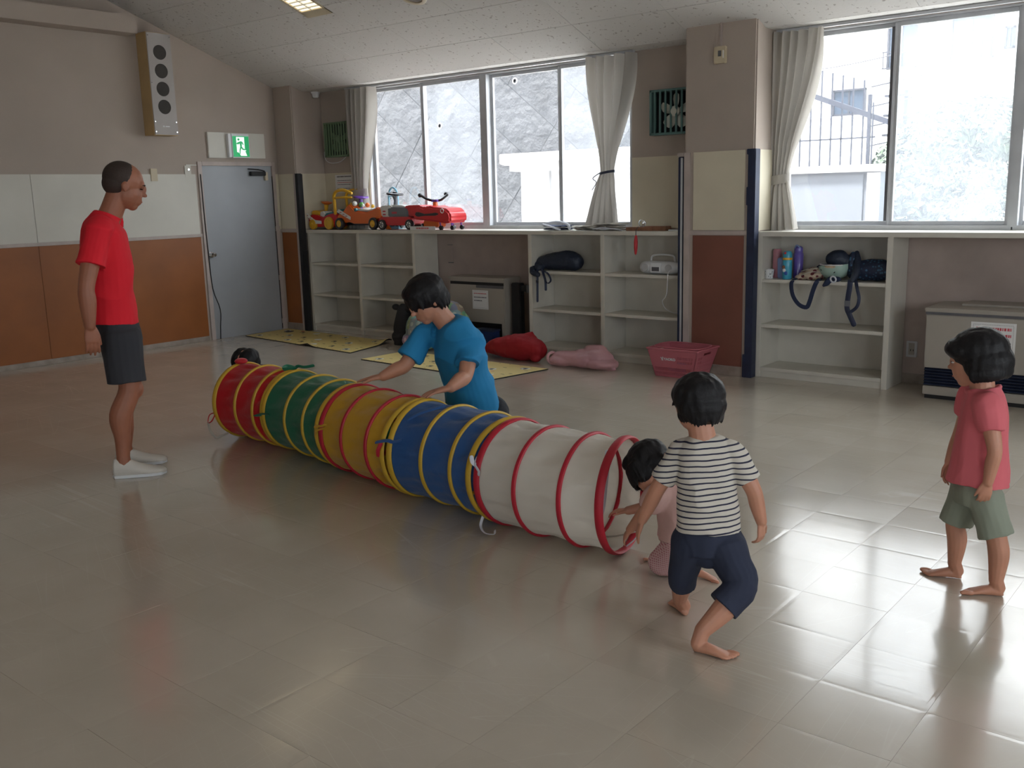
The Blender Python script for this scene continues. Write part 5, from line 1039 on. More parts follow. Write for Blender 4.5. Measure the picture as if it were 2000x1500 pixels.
def oval(mb,secs,L,n_=28,pw=2.0):
    """secs: (centre, half width along L, half depth, [forward vec])"""
    rg=[]
    for i,s in enumerate(secs):
        c=V(s[0]); t=(V(secs[min(i+1,len(secs)-1)][0])-V(secs[max(i-1,0)][0])).normalized()
        l=V(L); l=(l-t*l.dot(t)).normalized(); fwd=t.cross(l)
        rg.append([c+l*s[1]*(abs(math.cos(a))**(2/pw))*(1 if math.cos(a)>=0 else -1)+fwd*s[2]*(abs(math.sin(a))**(2/pw))*(1 if math.sin(a)>=0 else -1) for a in (2*math.pi*k/n_ for k in range(n_))])
    # densify along spine
    out=[]
    for i in range(len(rg)-1):
        for k in range(4):
            t=k/4; g=lambda j:rg[max(0,min(len(rg)-1,j))]
            out.append([((g(i)[q]*2)+(g(i+1)[q]-g(i-1)[q])*t+(g(i-1)[q]*2-g(i)[q]*5+g(i+1)[q]*4-g(i+2)[q])*t*t+(g(i)[q]*3-g(i-1)[q]-g(i+1)[q]*3+g(i+2)[q])*t**3)*.5 for q in range(n_)])
    out.append(rg[-1]); mb.rings(out); return mb
def flatlimb(mb,pts,rad,n=18,sub=5):   # flat-ended sleeve or leg
    P_,Q_=catmull([V(p) for p in pts],list(rad),sub); rg=[]
    for p,q,(t,u,w) in zip(P_,Q_,frames(P_)): rg.append([p+u*q*math.cos(2*math.pi*i/n)+w*q*math.sin(2*math.pi*i/n) for i in range(n)])
    mb.rings(rg); return mb
def ridge(p): return .35-abs(noise.noise(p))*2.2
def wr(amp,sc,sd=0,vert=.5):
    return lambda c,n_:amp*noise.noise(V(c.x*sc,c.y*sc,c.z*sc*vert)+V(sd,sd,sd))+amp*.5*ridge(V(c.x*sc*.9,c.y*sc*.9,c.z*sc*vert*1.3)+V(sd,0,5))
def fold(a1,sc,k,sd=0,a2=.003):   # diagonal pulled folds: the noise is stretched along a slanted direction
    def f(c,n_):
        s=c.x*.6+c.y*.6
        return a1*ridge(V(s*sc*.55+c.z*sc*k,c.x*sc*.5-c.y*sc*.5,(c.z-s*k)*sc*.45)+V(sd,sd,sd))+a2*noise.noise(c*16)
    return f
UP=V(0,0,1)
def hairlocks(mb,c,A,h,dirs,rad,ln,seed,thick=.03):
    pass
# ---------- man in red (profile, facing screen right)
F1=V(.40,.915,0).normalized(); L1=V(.915,-.40,0)*1.0    # forward; his right side points to the room
L1=F1.cross(UP).normalized()
t=thing('person','older man standing in a red T-shirt, dark shorts and white slip-on shoes','person',(4.49,-5.06,0))
hc=V(4.522,-4.995,1.695)
mb=MB(); hf=(F1+V(0,0,-.28)); hu=UP+F1*.28
head(mb,hc,hf,hu,.262)
mb.tube([V(4.455,-5.11,1.47),V(4.475,-5.075,1.54),hc+V(-.02,-.035,-.04)],[.075,.066,.064],n=16)
oval(mb,[((4.455,-5.10,1.50),.10,.06),((4.447,-5.105,1.42),.19,.10),((4.445,-5.105,1.25),.175,.115),((4.445,-5.10,1.08),.16,.11),((4.455,-5.10,.92),.145,.09),((4.463,-5.098,.80),.13,.085)],L1)
shR=V(4.588,-5.215,1.452); elR=V(4.628,-5.345,1.145); wrR=V(4.632,-5.352,.925)
mb.tube([shR,(shR+elR)/2+V(.005,-.01,0),elR,(elR*.6+wrR*.4),wrR],[.062,.054,.045,.047,.031],n=14,sub=5)
hand(mb,wrR,V(.03,.03,-1),V(-.75,.15,0),F1,.195,curl=20,thumb=22)
shL=V(4.29,-4.995,1.452); elL=V(4.235,-4.99,1.15); wrL=V(4.25,-4.94,.92); mb.tube([shL,elL,wrL],[.06,.045,.03],n=12); hand(mb,wrL,V(0,.05,-1),V(1,-.3,0),F1,.19,curl=20)
hpR=V(4.545,-5.13,.80); knR=V(4.578,-5.140,.520); anR=V(4.568,-5.205,.12)
mb.tube([hpR,(hpR+knR)/2+F1*.01,knR+F1*.012,knR*.62+anR*.38-F1*.03,knR*.3+anR*.7-F1*.012,anR],[.070,.078,.062,.064,.046,.038],n=16,sub=5)
mb.ell(knR+F1*.045,(.045,.045,.06))
hpL=V(4.385,-5.05,.80); knL=V(4.392,-5.035,.51); anL=V(4.342,-5.065,.12)
mb.tube([hpL,(hpL+knL)/2,knL+F1*.01,knL*.62+anL*.38-F1*.02,knL*.3+anL*.7,anL],[.07,.076,.060,.060,.045,.037],n=16,sub=5)
for a in (anR,anL): mb.tube([a,a+V(0,0,-.06)],[.04,.045],n=10)
soft(mb,'body','skin_man',.0045,t,5)
facebits(t,hc,hf,hu,.262,closed=True)
r_,f_,u_=axes(hf,hu); A=(r_,f_,u_); P=lambda x,y,z:hc+(r_*x+f_*y+u_*z)*.262
hm=MB(); hm.ell(P(0,-.115,.150),(.352*.262,.392*.262,.366*.262),A,24,16); hm.ell(P(0,-.20,-.0),(.325*.262,.29*.262,.28*.262),A,24,16)
soft(hm,'hair','hair_grey',.004,t,3)
# shirt
mb=MB(); oval(mb,[((4.462,-5.095,1.535),.085,.072),((4.452,-5.11,1.49),.165,.098),((4.447,-5.112,1.42),.205,.128),((4.442,-5.112,1.28),.198,.140),((4.440,-5.115,1.12),.190,.142),((4.438,-5.120,1.0),.190,.148),((4.436,-5.124,.905),.195,.152)],L1,pw=2.3)
flatlimb(mb,[shR+V(-.05,.03,.03),shR+V(.0,-.0,.0),(shR*.62+elR*.38),(shR*.36+elR*.64)],[.068,.077,.080,.084]); flatlimb(mb,[shL+V(.05,0,.03),shL,shL*.4+elL*.6],[.075,.085,.09])
mb.torus((4.468,-5.085,1.528),(F1*.35+UP),.075,.012,n=24)
soft(mb,'t_shirt','tee_red',.006,t,3,disp=fold(.011,6,.9,3))
# shorts
mb=MB(); oval(mb,[((4.450,-5.11,.96),.165,.118),((4.455,-5.105,.88),.178,.13),((4.463,-5.098,.78),.178,.135)],L1)
for hp,kn in ((hpR,knR),(hpL,knL)): flatlimb(mb,[hp+V(0,0,.09),hp+V(0,0,.04),hp*.5+kn*.5,hp*.14+kn*.86],[.08,.115,.113,.112])
soft(mb,'shorts','shorts_dark',.006,t,3,disp=wr(.008,9,3))
for a,nm in ((anR,0),(anL,1)):
    so_=MB(); Fs=V(.58,.81,0).normalized(); O=Fs.cross(UP); hb_=V(a.x,a.y,0)-Fs*.065
    rg=[]
    for q,w,hh,z0 in ((-.0,.022,.05,.02),(.01,.038,.115,.0),(.05,.045,.125,0),(.10,.048,.105,0),(.15,.050,.080,0),(.20,.052,.062,0),(.25,.048,.05,.001),(.285,.034,.036,.006),(.30,.014,.02,.012)):
        c=hb_+Fs*q; rg.append([c+O*w*math.cos(i*math.pi/8)+UP*(z0+hh/2+hh/2*math.sin(i*math.pi/8)*(1 if math.sin(i*math.pi/8)>0 else 1)) for i in range(16)])
    so_.rings(rg); sh=soft(so_,'shoe','shoe',.005,t,3)
    rg2=[hb_+Fs*q+O*w for q,w in ((-.004,0),(.01,.038),(.08,.047),(.15,.052),(.22,.053),(.275,.040),(.302,0))]+[hb_+Fs*q-O*w for q,w in ((.275,.040),(.22,.053),(.15,.052),(.08,.047),(.01,.038))]
    MB().rings([[p+UP*.001 for p in rg2],[p+UP*.018 for p in rg2]]).build('sole','whiteplastic',sh,bevel=.003)
# ---------- man in blue (kneeling behind the tunnel, leaning over it)
t=thing('person','young man in a blue T-shirt kneeling behind the tunnel with both hands on it','person',(6.2,-3.8,0))
F2=V(-.28,-.96,0).normalized(); L2=F2.cross(UP).normalized()     # right hand side
hc=V(6.055,-4.115,1.022); hf=V(-.30,-.82,-.52); hu=V(-.12,-.45,.85)
mb=MB(); HS=.258; head(mb,hc,hf,hu,HS)
ch=V(6.14,-3.98,.83)
mb.tube([ch,ch.lerp(hc,.45),hc+V(.02,.03,-.02)],[.068,.060,.058],n=16)
oval(mb,[((6.125,-4.005,.86),.09,.055),((6.135,-3.985,.81),.165,.075),((6.15,-3.95,.70),.135,.085),((6.158,-3.915,.55),.12,.08),((6.155,-3.87,.40),.125,.085),((6.155,-3.83,.30),.14,.10)],L2)
sR=V(5.965,-4.045,.800); eR=V(5.915,-4.165,.640); wR=V(5.83,-4.262,.582)
sL=V(6.262,-3.965,.790); eL=V(6.330,-4.110,.610); wL=V(6.36,-4.262,.572)
mb.tube([sR,(sR+eR)/2,eR,eR.lerp(wR,.4),wR],[.058,.050,.042,.042,.029],n=14,sub=5); mb.tube([sL,(sL+eL)/2,eL,eL.lerp(wL,.4),wL],[.058,.050,.042,.043,.029],n=14,sub=5)
hand(mb,wR,V(-.95,-.22,-.17),V(0,0,-1),V(-.3,-1,0),.19,curl=7,spread=1.6,thumb=42)
hand(mb,wL,V(-.55,-.80,-.17),V(0,0,-1),V(-1,.2,0),.19,curl=12,spread=1.6,thumb=42)
hR=V(6.06,-3.83,.33); hL=V(6.24,-3.80,.33); kR=V(5.97,-4.05,.085); kL=V(6.26,-4.05,.085); aR=V(6.04,-3.66,.06); aL=V(6.28,-3.64,.06)
for h_,k_,a_ in ((hR,kR,aR),(hL,kL,aL)):
    mb.tube([h_,(h_+k_)/2,k_],[.09,.078,.06],n=14); mb.tube([k_,(k_+a_)/2,a_],[.055,.05,.035],n=12); barefoot(mb,a_+V(0,-.02,-.03),V(0,1,-.12),.24,V(1,0,0))
soft(mb,'body','skin_blue',.0045,t,5)
facebits(t,hc,hf,hu,HS,closed=True)
r_,f_,u_=axes(hf,hu); A=(r_,f_,u_); P=lambda x,y,z:hc+(r_*x+f_*y+u_*z)*HS
def hairstyle(par,P,A,h,parts,disp,voxel=.004,m='hair',locks=(),seed=1,sm=3):
    hm=MB()
    for x,y,z,a,b_,c_ in parts: hm.ell(P(x,y,z),(a*h,b_*h,c_*h),A)
    rr=random.Random(seed)
    for (x0,y0,z0,x1,y1,z1,w) in locks: 
        p0,p1=P(x0,y0,z0),P(x1,y1,z1); mid=(p0+p1)/2+(p0-P(0,-.05,.1)).normalized()*.012*h
        hm.tube([p0,mid,p1],[w*h,w*h*.8,w*h*.12],n=7,sub=3)
    return soft(hm,'hair',m,voxel,par,sm,disp=disp)
rr=random.Random(5); lk=[]
for i in range(17):
    a=-1.35+2.7*i/16; lk.append((.34*math.sin(a),-.02+.36*math.cos(a),.22,.37*math.sin(a)+rr.uniform(-.05,.05),.0+.42*math.cos(a),.02+rr.uniform(-.08,.05)-abs(a)*.05,.085))
for i in range(14):
    a=1.5+3.2*i/13; lk.append((.33*math.sin(a),-.1+.36*math.cos(a),-.05,.30*math.sin(a),-.1+.33*math.cos(a),-.32+rr.uniform(-.06,.05),.07))
hairstyle(t,P,A,HS,[(0,-.07,.16,.43,.47,.40),(0,-.17,-.02,.41,.36,.30),(0,.10,.28,.36,.34,.20)],lambda c,n_:.006*noise.noise(V(c.x*28,c.y*28,c.z*10)),locks=lk)
mb=MB(); oval(mb,[((6.115,-4.01,.895),.085,.065),((6.125,-4.0,.87),.15,.085),((6.14,-3.985,.815),.192,.112),((6.15,-3.955,.70),.180,.130),((6.158,-3.915,.57),.168,.130),((6.155,-3.875,.45),.176,.138),((6.152,-3.845,.350),.184,.145)],L2,pw=2.2)
flatlimb(mb,[sR+V(.06,.03,.01),sR,sR.lerp(eR,.4),sR.lerp(eR,.78)],[.070,.074,.074,.076]); flatlimb(mb,[sL+V(-.06,.01,.01),sL,sL.lerp(eL,.4),sL.lerp(eL,.70)],[.070,.074,.074,.077])
soft(mb,'t_shirt','tee_blue',.006,t,3,disp=fold(.015,7,-.8,5))
mb=MB(); oval(mb,[((6.155,-3.86,.42),.16,.13),((6.152,-3.84,.33),.172,.145),((6.152,-3.82,.24),.17,.14)],L2)
for h_,k_,a_ in ((hR,kR,aR),(hL,kL,aL)): mb.tube([h_,(h_+k_)/2,k_],[.115,.10,.078],n=14); flatlimb(mb,[k_,(k_+a_)/2+V(0,0,.01),k_.lerp(a_,.9)],[.074,.07,.06])
soft(mb,'trousers','trousers_black',.007,t,4,disp=wr(.009,10,1))
# ---------- boy in the striped shirt, seen from behind
t=thing('person','toddler boy seen from behind in a striped shirt and navy leggings, stepping','person',(8.30,-5.02,0))
F3=V(-.62,.78,0).normalized(); L3=F3.cross(UP).normalized()
hc=V(8.275,-5.035,.850); HS=.212; hf=V(-.80,.60,-.18); hu=V(-.12,.06,1)
mb=MB(); head(mb,hc,hf,hu,HS,True); mb.tube([V(8.300,-5.03,.70),V(8.285,-5.035,.78)],[.050,.045],n=14)
oval(mb,[((8.300,-5.03,.715),.055,.04),((8.303,-5.027,.69),.095,.055),((8.306,-5.025,.60),.088,.066),((8.312,-5.022,.49),.088,.068),((8.312,-5.022,.40),.092,.070),((8.31,-5.02,.33),.08,.065)],L3)
sL=V(8.222,-5.068,.674); eL=V(8.150,-5.095,.535); wL=V(8.085,-5.095,.405)
sR=V(8.388,-4.982,.676); eR=V(8.455,-4.955,.545); wR=V(8.478,-4.935,.430)
for s_,e_,w_ in ((sL,eL,wL),(sR,eR,wR)): mb.tube([s_,(s_+e_)/2,e_,e_.lerp(w_,.45),w_],[.036,.034,.029,.028,.020],n=12,sub=5)
hand(mb,wL,V(-.35,.05,-1),V(.7,.6,0),V(0,1,0),.118,curl=12,thumb=35)
hand(mb,wR,V(.02,.0,-1),V(-1,.1,.2),V(-.4,.6,0),.115,curl=45,thumb=50)
hpL=V(8.258,-5.045,.345); kL=V(8.215,-5.02,.205); aL=V(8.165,-4.955,.065)
hpR=V(8.368,-4.995,.345); kR=V(8.452,-5.03,.215); aR=V(8.375,-5.165,.075)
mb.tube([hpL,(hpL+kL)/2,kL,kL.lerp(aL,.45),aL],[.062,.056,.042,.040,.028],n=14,sub=5); mb.tube([hpR,(hpR+kR)/2,kR,kR.lerp(aR,.45)+V(.01,-.0,0),aR],[.066,.060,.046,.044,.029],n=14,sub=5)
hL_=V(8.172,-4.935,.001); mb.tube([aL,hL_+V(0,0,.03)],[.028,.026],n=10); barefoot(mb,hL_+V(.02,-.02,0),V(-.78,.62,0),.150,V(-.62,-.78,0))
hR_=V(8.355,-5.19,.001); mb.tube([aR,hR_+V(.012,.008,.03)],[.029,.027],n=10); barefoot(mb,hR_,V(.97,.22,0),.155,V(.2,-.97,0))
soft(mb,'body','skin_kid',.003,t,5); facebits(t,hc,hf,hu,HS,True)
r_,f_,u_=axes(hf,hu); A=(r_,f_,u_); P=lambda x,y,z:hc+(r_*x+f_*y+u_*z)*HS
rr=random.Random(8); lk=[]
for i in range(26):
    a=.9+4.5*i/25; lk.append((.33*math.sin(a),-.1+.37*math.cos(a),-.06,.31*math.sin(a),-.1+.33*math.cos(a),-.24+rr.uniform(-.07,.04)-.08*max(0,-math.cos(a)),.06))
for i in range(9):
    a=-.9+1.8*i/8; lk.append((.34*math.sin(a),.02+.36*math.cos(a),.25,.36*math.sin(a),.05+.42*math.cos(a),.08+rr.uniform(-.05,.03),.08))
lk.append((.36,.05,.05,.40,.12,-.02,.06)); lk.append((-.36,.0,.1,-.46,.02,.0,.05))
hairstyle(t,P,A,HS,[(0,-.07,.145,.44,.49,.40),(0,-.17,-.03,.415,.39,.31)],lambda c,n_:.005*noise.noise(V(c.x*36,c.y*36,c.z*12)),voxel=.0035,locks=lk,sm=6)
mb=MB(); oval(mb,[((8.300,-5.03,.738),.050,.044),((8.301,-5.03,.715),.085,.058),((8.304,-5.027,.67),.108,.074),((8.308,-5.025,.58),.105,.082),((8.312,-5.022,.48),.108,.086),((8.315,-5.022,.395),.116,.090)],L3,pw=2.3)
flatlimb(mb,[sL+V(.04,.02,.01),sL,sL.lerp(eL,.5),sL.lerp(eL,.78)],[.042,.044,.044,.046]); flatlimb(mb,[sR+V(-.04,-.02,.01),sR,sR.lerp(eR,.5),sR.lerp(eR,.72)],[.042,.044,.045,.047])
soft(mb,'striped_shirt','striped_jersey',.0042,t,3,disp=fold(.007,12,.8,2,.002))
mb=MB(); oval(mb,[((8.312,-5.022,.42),.098,.076),((8.312,-5.022,.37),.104,.080),((8.312,-5.02,.31),.098,.076)],L3)
flatlimb(mb,[hpL+V(.01,0,.06),hpL,(hpL+kL)/2,kL,kL.lerp(aL,.42)],[.05,.072,.063,.054,.054]); flatlimb(mb,[hpR+V(-.01,0,.06),hpR,(hpR+kR)/2,kR,kR.lerp(aR,.48)],[.05,.076,.068,.060,.062]); mb.ell(V(8.31,-5.03,.30),(.07,.05,.05))
soft(mb,'leggings','leggings_navy',.0042,t,3,disp=wr(.005,16,6))
# ---------- girl with the bob at the right
t=thing('person','small girl standing barefoot with a black bob, coral top and khaki shorts','person',(8.95,-4.03,0))
F4=V(-.93,-.32,0).normalized(); L4=F4.cross(UP).normalized()
hc=V(8.925,-4.030,.918); HS=.215; hf=V(-.97,-.08,-.16); hu=V(-.10,0,1)
mb=MB(); head(mb,hc,hf,hu,HS,True,ears=False); mb.tube([V(8.965,-4.03,.76),V(8.952,-4.03,.85)],[.047,.044],n=14)
oval(mb,[((8.965,-4.03,.80),.055,.045),((8.968,-4.03,.765),.10,.06),((8.965,-4.03,.68),.09,.066),((8.965,-4.03,.56),.085,.070),((8.962,-4.028,.46),.09,.072),((8.96,-4.03,.38),.085,.065)],L4)
sR=V(9.005,-4.128,.755) ; eR=V(9.045,-4.160,.60); wR=V(9.030,-4.160,.475)
sL=V(8.905,-3.94,.755); eL=V(8.862,-3.925,.60); wL=V(8.832,-3.945,.475)
if L4.dot(sR-sL)<0: sR,sL,eR,eL,wR,wL=sL,sR,eL,eR,wL,wR
for s_,e_,w_ in ((sL,eL,wL),(sR,eR,wR)): mb.tube([s_,(s_+e_)/2,e_,e_.lerp(w_,.45),w_],[.034,.032,.027,.026,.019],n=12,sub=5)
for w_ in (wL,wR): hand(mb,w_,V(-.12,-.02,-1),(V(8.96,-4.03,0)-V(w_.x,w_.y,0)),F4,.112,curl=35,thumb=30)
hpL=V(8.925,-3.985,.40); kL=V(8.882,-3.990,.235); aL=V(8.888,-3.99,.065); hpR=V(9.00,-4.075,.40); kR=V(9.055,-4.085,.245); aR=V(9.066,-4.082,.065)
mb.tube([hpL,(hpL+kL)/2,kL,kL.lerp(aL,.42)+V(.008,0,0),aL],[.058,.052,.038,.038,.026],n=14,sub=5); mb.tube([hpR,(hpR+kR)/2,kR,kR.lerp(aR,.42)+V(.010,0,0),aR],[.058,.052,.039,.039,.027],n=14,sub=5)
for a_,d_ in ((aL,V(-.97,-.24,0)),(aR,V(-.90,-.40,0))):
    h_=V(a_.x,a_.y,.001)-d_*.03; mb.tube([a_,h_+V(-.02,0,.03)],[.027,.027],n=10); barefoot(mb,h_,d_,.158,d_.cross(UP)*(1 if a_ is aR else -1))
soft(mb,'body','skin_kid',.003,t,5); facebits(t,hc,hf,hu,HS,True)
r_,f_,u_=axes(hf,hu); A=(r_,f_,u_); P=lambda x,y,z:hc+(r_*x+f_*y+u_*z)*HS
hairstyle(t,P,A,HS,[(0,-.09,.17,.45,.50,.41),(0,-.26,-.06,.46,.38,.36),(.27,-.17,-.07,.20,.34,.32),(-.27,-.17,-.07,.20,.34,.32),(0,.20,.24,.40,.30,.20),(.20,.16,.20,.22,.26,.17),(-.20,.16,.20,.22,.26,.17)],lambda c,n_:.003*noise.noise(V(c.x*40,c.y*40,c.z*8)),voxel=.0035,
  locks=[(.42*math.sin(a),-.12+.40*math.cos(a),-.2,.40*math.sin(a),-.12+.38*math.cos(a),-.38,.09) for a in (1.3+3.7*i/25 for i in range(26))],sm=8)
mb=MB(); oval(mb,[((8.962,-4.03,.812),.058,.052),((8.966,-4.03,.785),.095,.068),((8.967,-4.03,.73),.112,.082),((8.965,-4.03,.62),.110,.092),((8.966,-4.03,.52),.122,.105),((8.965,-4.032,.435),.135,.116)],L4,pw=2.2)
for s_,e_ in ((sL,eL),(sR,eR)): flatlimb(mb,[s_.lerp(V(8.966,-4.03,.76),.4),s_,s_.lerp(e_,.35),s_.lerp(e_,.55)],[.05,.056,.054,.044])
mb.torus((8.960,-4.03,.806),(F4*.2+UP),.058,.008,n=20)
soft(mb,'coral_top','tee_coral',.0045,t,3,disp=lambda c,n_:(.007*noise.noise(V(c.x*24,c.y*24,c.z*3))+.004*ridge(V(c.x*14,c.y*14,c.z*6))))
pass
mb=MB(); oval(mb,[((8.962,-4.03,.46),.105,.085),((8.962,-4.03,.40),.110,.088),((8.962,-4.03,.35),.10,.08)],L4)
flatlimb(mb,[hpL+V(0,0,.05),hpL,(hpL+kL)/2,kL+V(0,0,.005)],[.05,.070,.068,.066]); flatlimb(mb,[hpR+V(0,0,.05),hpR,(hpR+kR)/2,kR+V(0,0,.0)],[.05,.070,.068,.066])
soft(mb,'shorts','shorts_khaki',.0045,t,3,disp=wr(.006,16,4))
# ---------- girl in pink crouching at the tunnel mouth
t=thing('person','toddler girl with pigtail in pale pink crouching at the white tunnel opening','person',(7.90,-4.62,0))
F5=V(-.90,.10,0).normalized(); L5=F5.cross(UP).normalized()
hc=V(7.850,-4.665,.462); HS=.205; hf=V(-.72,-.12,-.74); hu=V(-.62,.12,.62)
mb=MB(); head(mb,hc,hf,hu,HS,True); mb.tube([V(7.945,-4.63,.395),V(7.89,-4.65,.435)],[.045,.042],n=12)
oval(mb,[((7.915,-4.64,.41),.05,.045),((7.94,-4.635,.385),.085,.06),((7.965,-4.62,.32),.085,.068),((7.985,-4.61,.24),.085,.07),((8.0,-4.60,.165),.09,.075)],L5)
c0=V(7.94,-4.635,.375); s1=c0+L5*.085; s2=c0-L5*.085
near=s1 if s1.y<s2.y else s2; farr=s2 if near is s1 else s1
eN=V(7.86,-4.74,.275); wN=V(7.80,-4.73,.20); eF=V(7.82,-4.60,.275); wF=V(7.735,-4.645,.247)
mb.tube([near,(near+eN)/2,eN,wN],[.034,.031,.026,.019],n=12,sub=4); mb.tube([farr,(farr+eF)/2,eF,wF],[.034,.031,.026,.019],n=12,sub=4)
hand(mb,wF,V(-1,-.35,-.1),V(0,0,-1),V(0,-1,0),.108,curl=35,thumb=40); hand(mb,wN,V(-.6,.1,-.8),V(.3,.3,-.2),V(0,1,0),.108,curl=25)
hA=V(8.0,-4.655,.15); hB=V(8.0,-4.55,.15); kA=V(7.915,-4.665,.062); kB=V(7.865,-4.52,.20); aA=V(8.02,-4.60,.035); aB=V(7.86,-4.535,.055)
mb.tube([hA,kA],[.055,.042],n=12); mb.tube([kA,aA],[.038,.026],n=12); mb.tube([hB,kB],[.055,.042],n=12); mb.tube([kB,kB.lerp(aB,.5),aB],[.04,.035,.025],n=12)
barefoot(mb,V(7.885,-4.535,.001),V(-.9,-.1,0),.125,V(0,1,0)); barefoot(mb,aA+V(0,.0,-.028),V(1,.15,-.1),.125,V(0,1,0))
soft(mb,'body','skin_kid',.003,t,5); facebits(t,hc,hf,hu,HS,True,closed=True)
r_,f_,u_=axes(hf,hu); A=(r_,f_,u_); P=lambda x,y,z:hc+(r_*x+f_*y+u_*z)*HS
rr=random.Random(11); lk=[]
for i in range(22):
    a=-1.6+3.2*i/21; lk.append((.40*math.sin(a),-.02+.40*math.cos(a),.12,.42*math.sin(a),.04+.46*math.cos(a),-.16+rr.uniform(-.10,.06)-abs(a)*.08,.08))
hairstyle(t,P,A,HS,[(0,-.08,.16,.43,.47,.385),(0,-.22,-.02,.38,.30,.28),(.30,.0,-.03,.13,.25,.26),(-.30,.0,-.03,.13,.25,.26),(0,.14,.30,.34,.32,.18)],lambda c,n_:.004*noise.noise(V(c.x*36,c.y*36,c.z*14)),voxel=.0035,locks=lk)
tp=hc+V(.085,.0,.055); hs=soft(MB().tube([tp,tp+V(.035,-.015,.022),tp+V(.075,-.02,.0),tp+V(.105,-.015,-.045)],[.016,.024,.022,.006],n=10),'pigtail','hair',.004,t,3,disp=lambda c,n_:.003*noise.noise(c*60))
MB().torus(tp+V(.008,-.004,.006),(1,-.3,.6),.015,.006,n=14,m=6).build('hair_band','top_pink',hs,smooth=True)
cp=P(-.38,.10,.12) if P(-.38,0,0).y<P(.38,0,0).y else P(.38,.10,.12); MB().ell(cp,(.012,.008,.008),nu=8,nv=6).ell(cp+V(.016,0,.003),(.009,.007,.010),nu=8,nv=6).build('hair_clip','top_pink',t,smooth=True)
mb=MB(); oval(mb,[((7.912,-4.642,.425),.055,.05),((7.935,-4.637,.395),.095,.07),((7.958,-4.625,.33),.10,.085),((7.975,-4.615,.25),.105,.092),((7.985,-4.61,.185),.112,.10)],L5)
for s_,e_ in ((near,eN),(farr,eF)): flatlimb(mb,[s_.lerp(c0,.4),s_,s_.lerp(e_,.4),s_.lerp(e_,.62)],[.05,.055,.052,.040])
soft(mb,'pink_top','top_pink',.0045,t,3,disp=wr(.006,18,5))
mb=MB(); mb.ell(V(8.0,-4.60,.15),(.085,.10,.08)); mb.tube([hA,(hA+kA)/2,kA],[.075,.065,.058],n=14); flatlimb(mb,[kA,kA.lerp(aA,.5),kA.lerp(aA,.85)],[.056,.05,.042]); mb.tube([hB,(hB+kB)/2,kB],[.07,.06,.05],n=14); flatlimb(mb,[kB,kB.lerp(aB,.55)],[.05,.045])
soft(mb,'gingham_trousers','gingham_pink',.0045,t,3,disp=wr(.005,18,7))
# ---------- child behind the far end
t=thing('person','dark-haired child crouching behind the red end of the tunnel, only the head visible','person',(4.10,-3.93,0))
hc=V(4.05,-3.945,.442); HS=.205; hf=V(.25,-.9,-.45); hu=V(.1,-.3,.9)
mb=MB(); head(mb,hc,hf,hu,HS,True); mb.tube([V(4.08,-3.86,.36),V(4.06,-3.91,.41)],[.045,.042],n=12); LL=V(1,0,0)
oval(mb,[((4.08,-3.87,.39),.05,.045),((4.09,-3.84,.35),.085,.06),((4.10,-3.80,.26),.085,.068),((4.11,-3.76,.16),.09,.075)],LL)
for s in (-1,1):
    sh=V(4.09+s*.085,-3.85,.34); e_=V(4.09+s*.12,-3.90,.22); w_=V(4.09+s*.09,-3.98,.13); mb.tube([sh,e_,w_],[.033,.026,.02],n=10); hand(mb,w_,V(0,-.6,-.8),V(-s,0,0),V(0,-1,0),.105)
    h_=V(4.11+s*.055,-3.76,.14); k_=V(4.11+s*.075,-3.90,.20); a_=V(4.11+s*.07,-3.82,.045); mb.tube([h_,k_],[.052,.04],n=10); mb.tube([k_,a_],[.038,.026],n=10); barefoot(mb,V(a_.x,a_.y+.03,.001),V(0,-1,0),.13,V(s,0,0))
soft(mb,'body','skin_kid',.0045,t,4); facebits(t,hc,hf,hu,HS,True)
r_,f_,u_=axes(hf,hu); A=(r_,f_,u_); P=lambda x,y,z:hc+(r_*x+f_*y+u_*z)*HS
hairstyle(t,P,A,HS,[(.16,-.07,.17,.30,.46,.37),(-.16,-.07,.17,.30,.46,.37),(0,-.24,-.06,.42,.30,.34),(.28,-.06,-.05,.15,.26,.30),(-.28,-.06,-.05,.15,.26,.30)],lambda c,n_:.004*noise.noise(V(c.x*36,c.y*36,c.z*12)))
mb=MB(); oval(mb,[((4.08,-3.87,.40),.055,.05),((4.09,-3.84,.36),.095,.07),((4.10,-3.80,.26),.10,.085),((4.11,-3.76,.17),.11,.095)],LL)
for s in (-1,1): flatlimb(mb,[V(4.09+s*.05,-3.845,.35),V(4.09+s*.085,-3.85,.34),V(4.09+s*.108,-3.885,.26)],[.045,.05,.046])
soft(mb,'t_shirt',cloth('tee_grey',(.25,.27,.3)),.006,t,3)
mb=MB().ell(V(4.11,-3.76,.13),(.12,.09,.08))
for s in (-1,1): mb.tube([V(4.11+s*.055,-3.76,.14),V(4.11+s*.075,-3.89,.195)],[.068,.055],n=12); 
soft(mb,'shorts','leggings_navy',.006,t,3)
# ================= OUTSIDE =================
MT['ground']=mat('concrete_yard',(.42,.41,.39),.9,var=.1,vscale=1.5); struct(bx('yard_ground',(-14,.16,-.4),(24,26,-.15),'ground'))
MT['rock']=mat('grey_rock_wall',(.027,.027,.030),.8,bump=1.0,bscale=7,dist=.08,var=.35,vscale=2.2,bdetail=8)
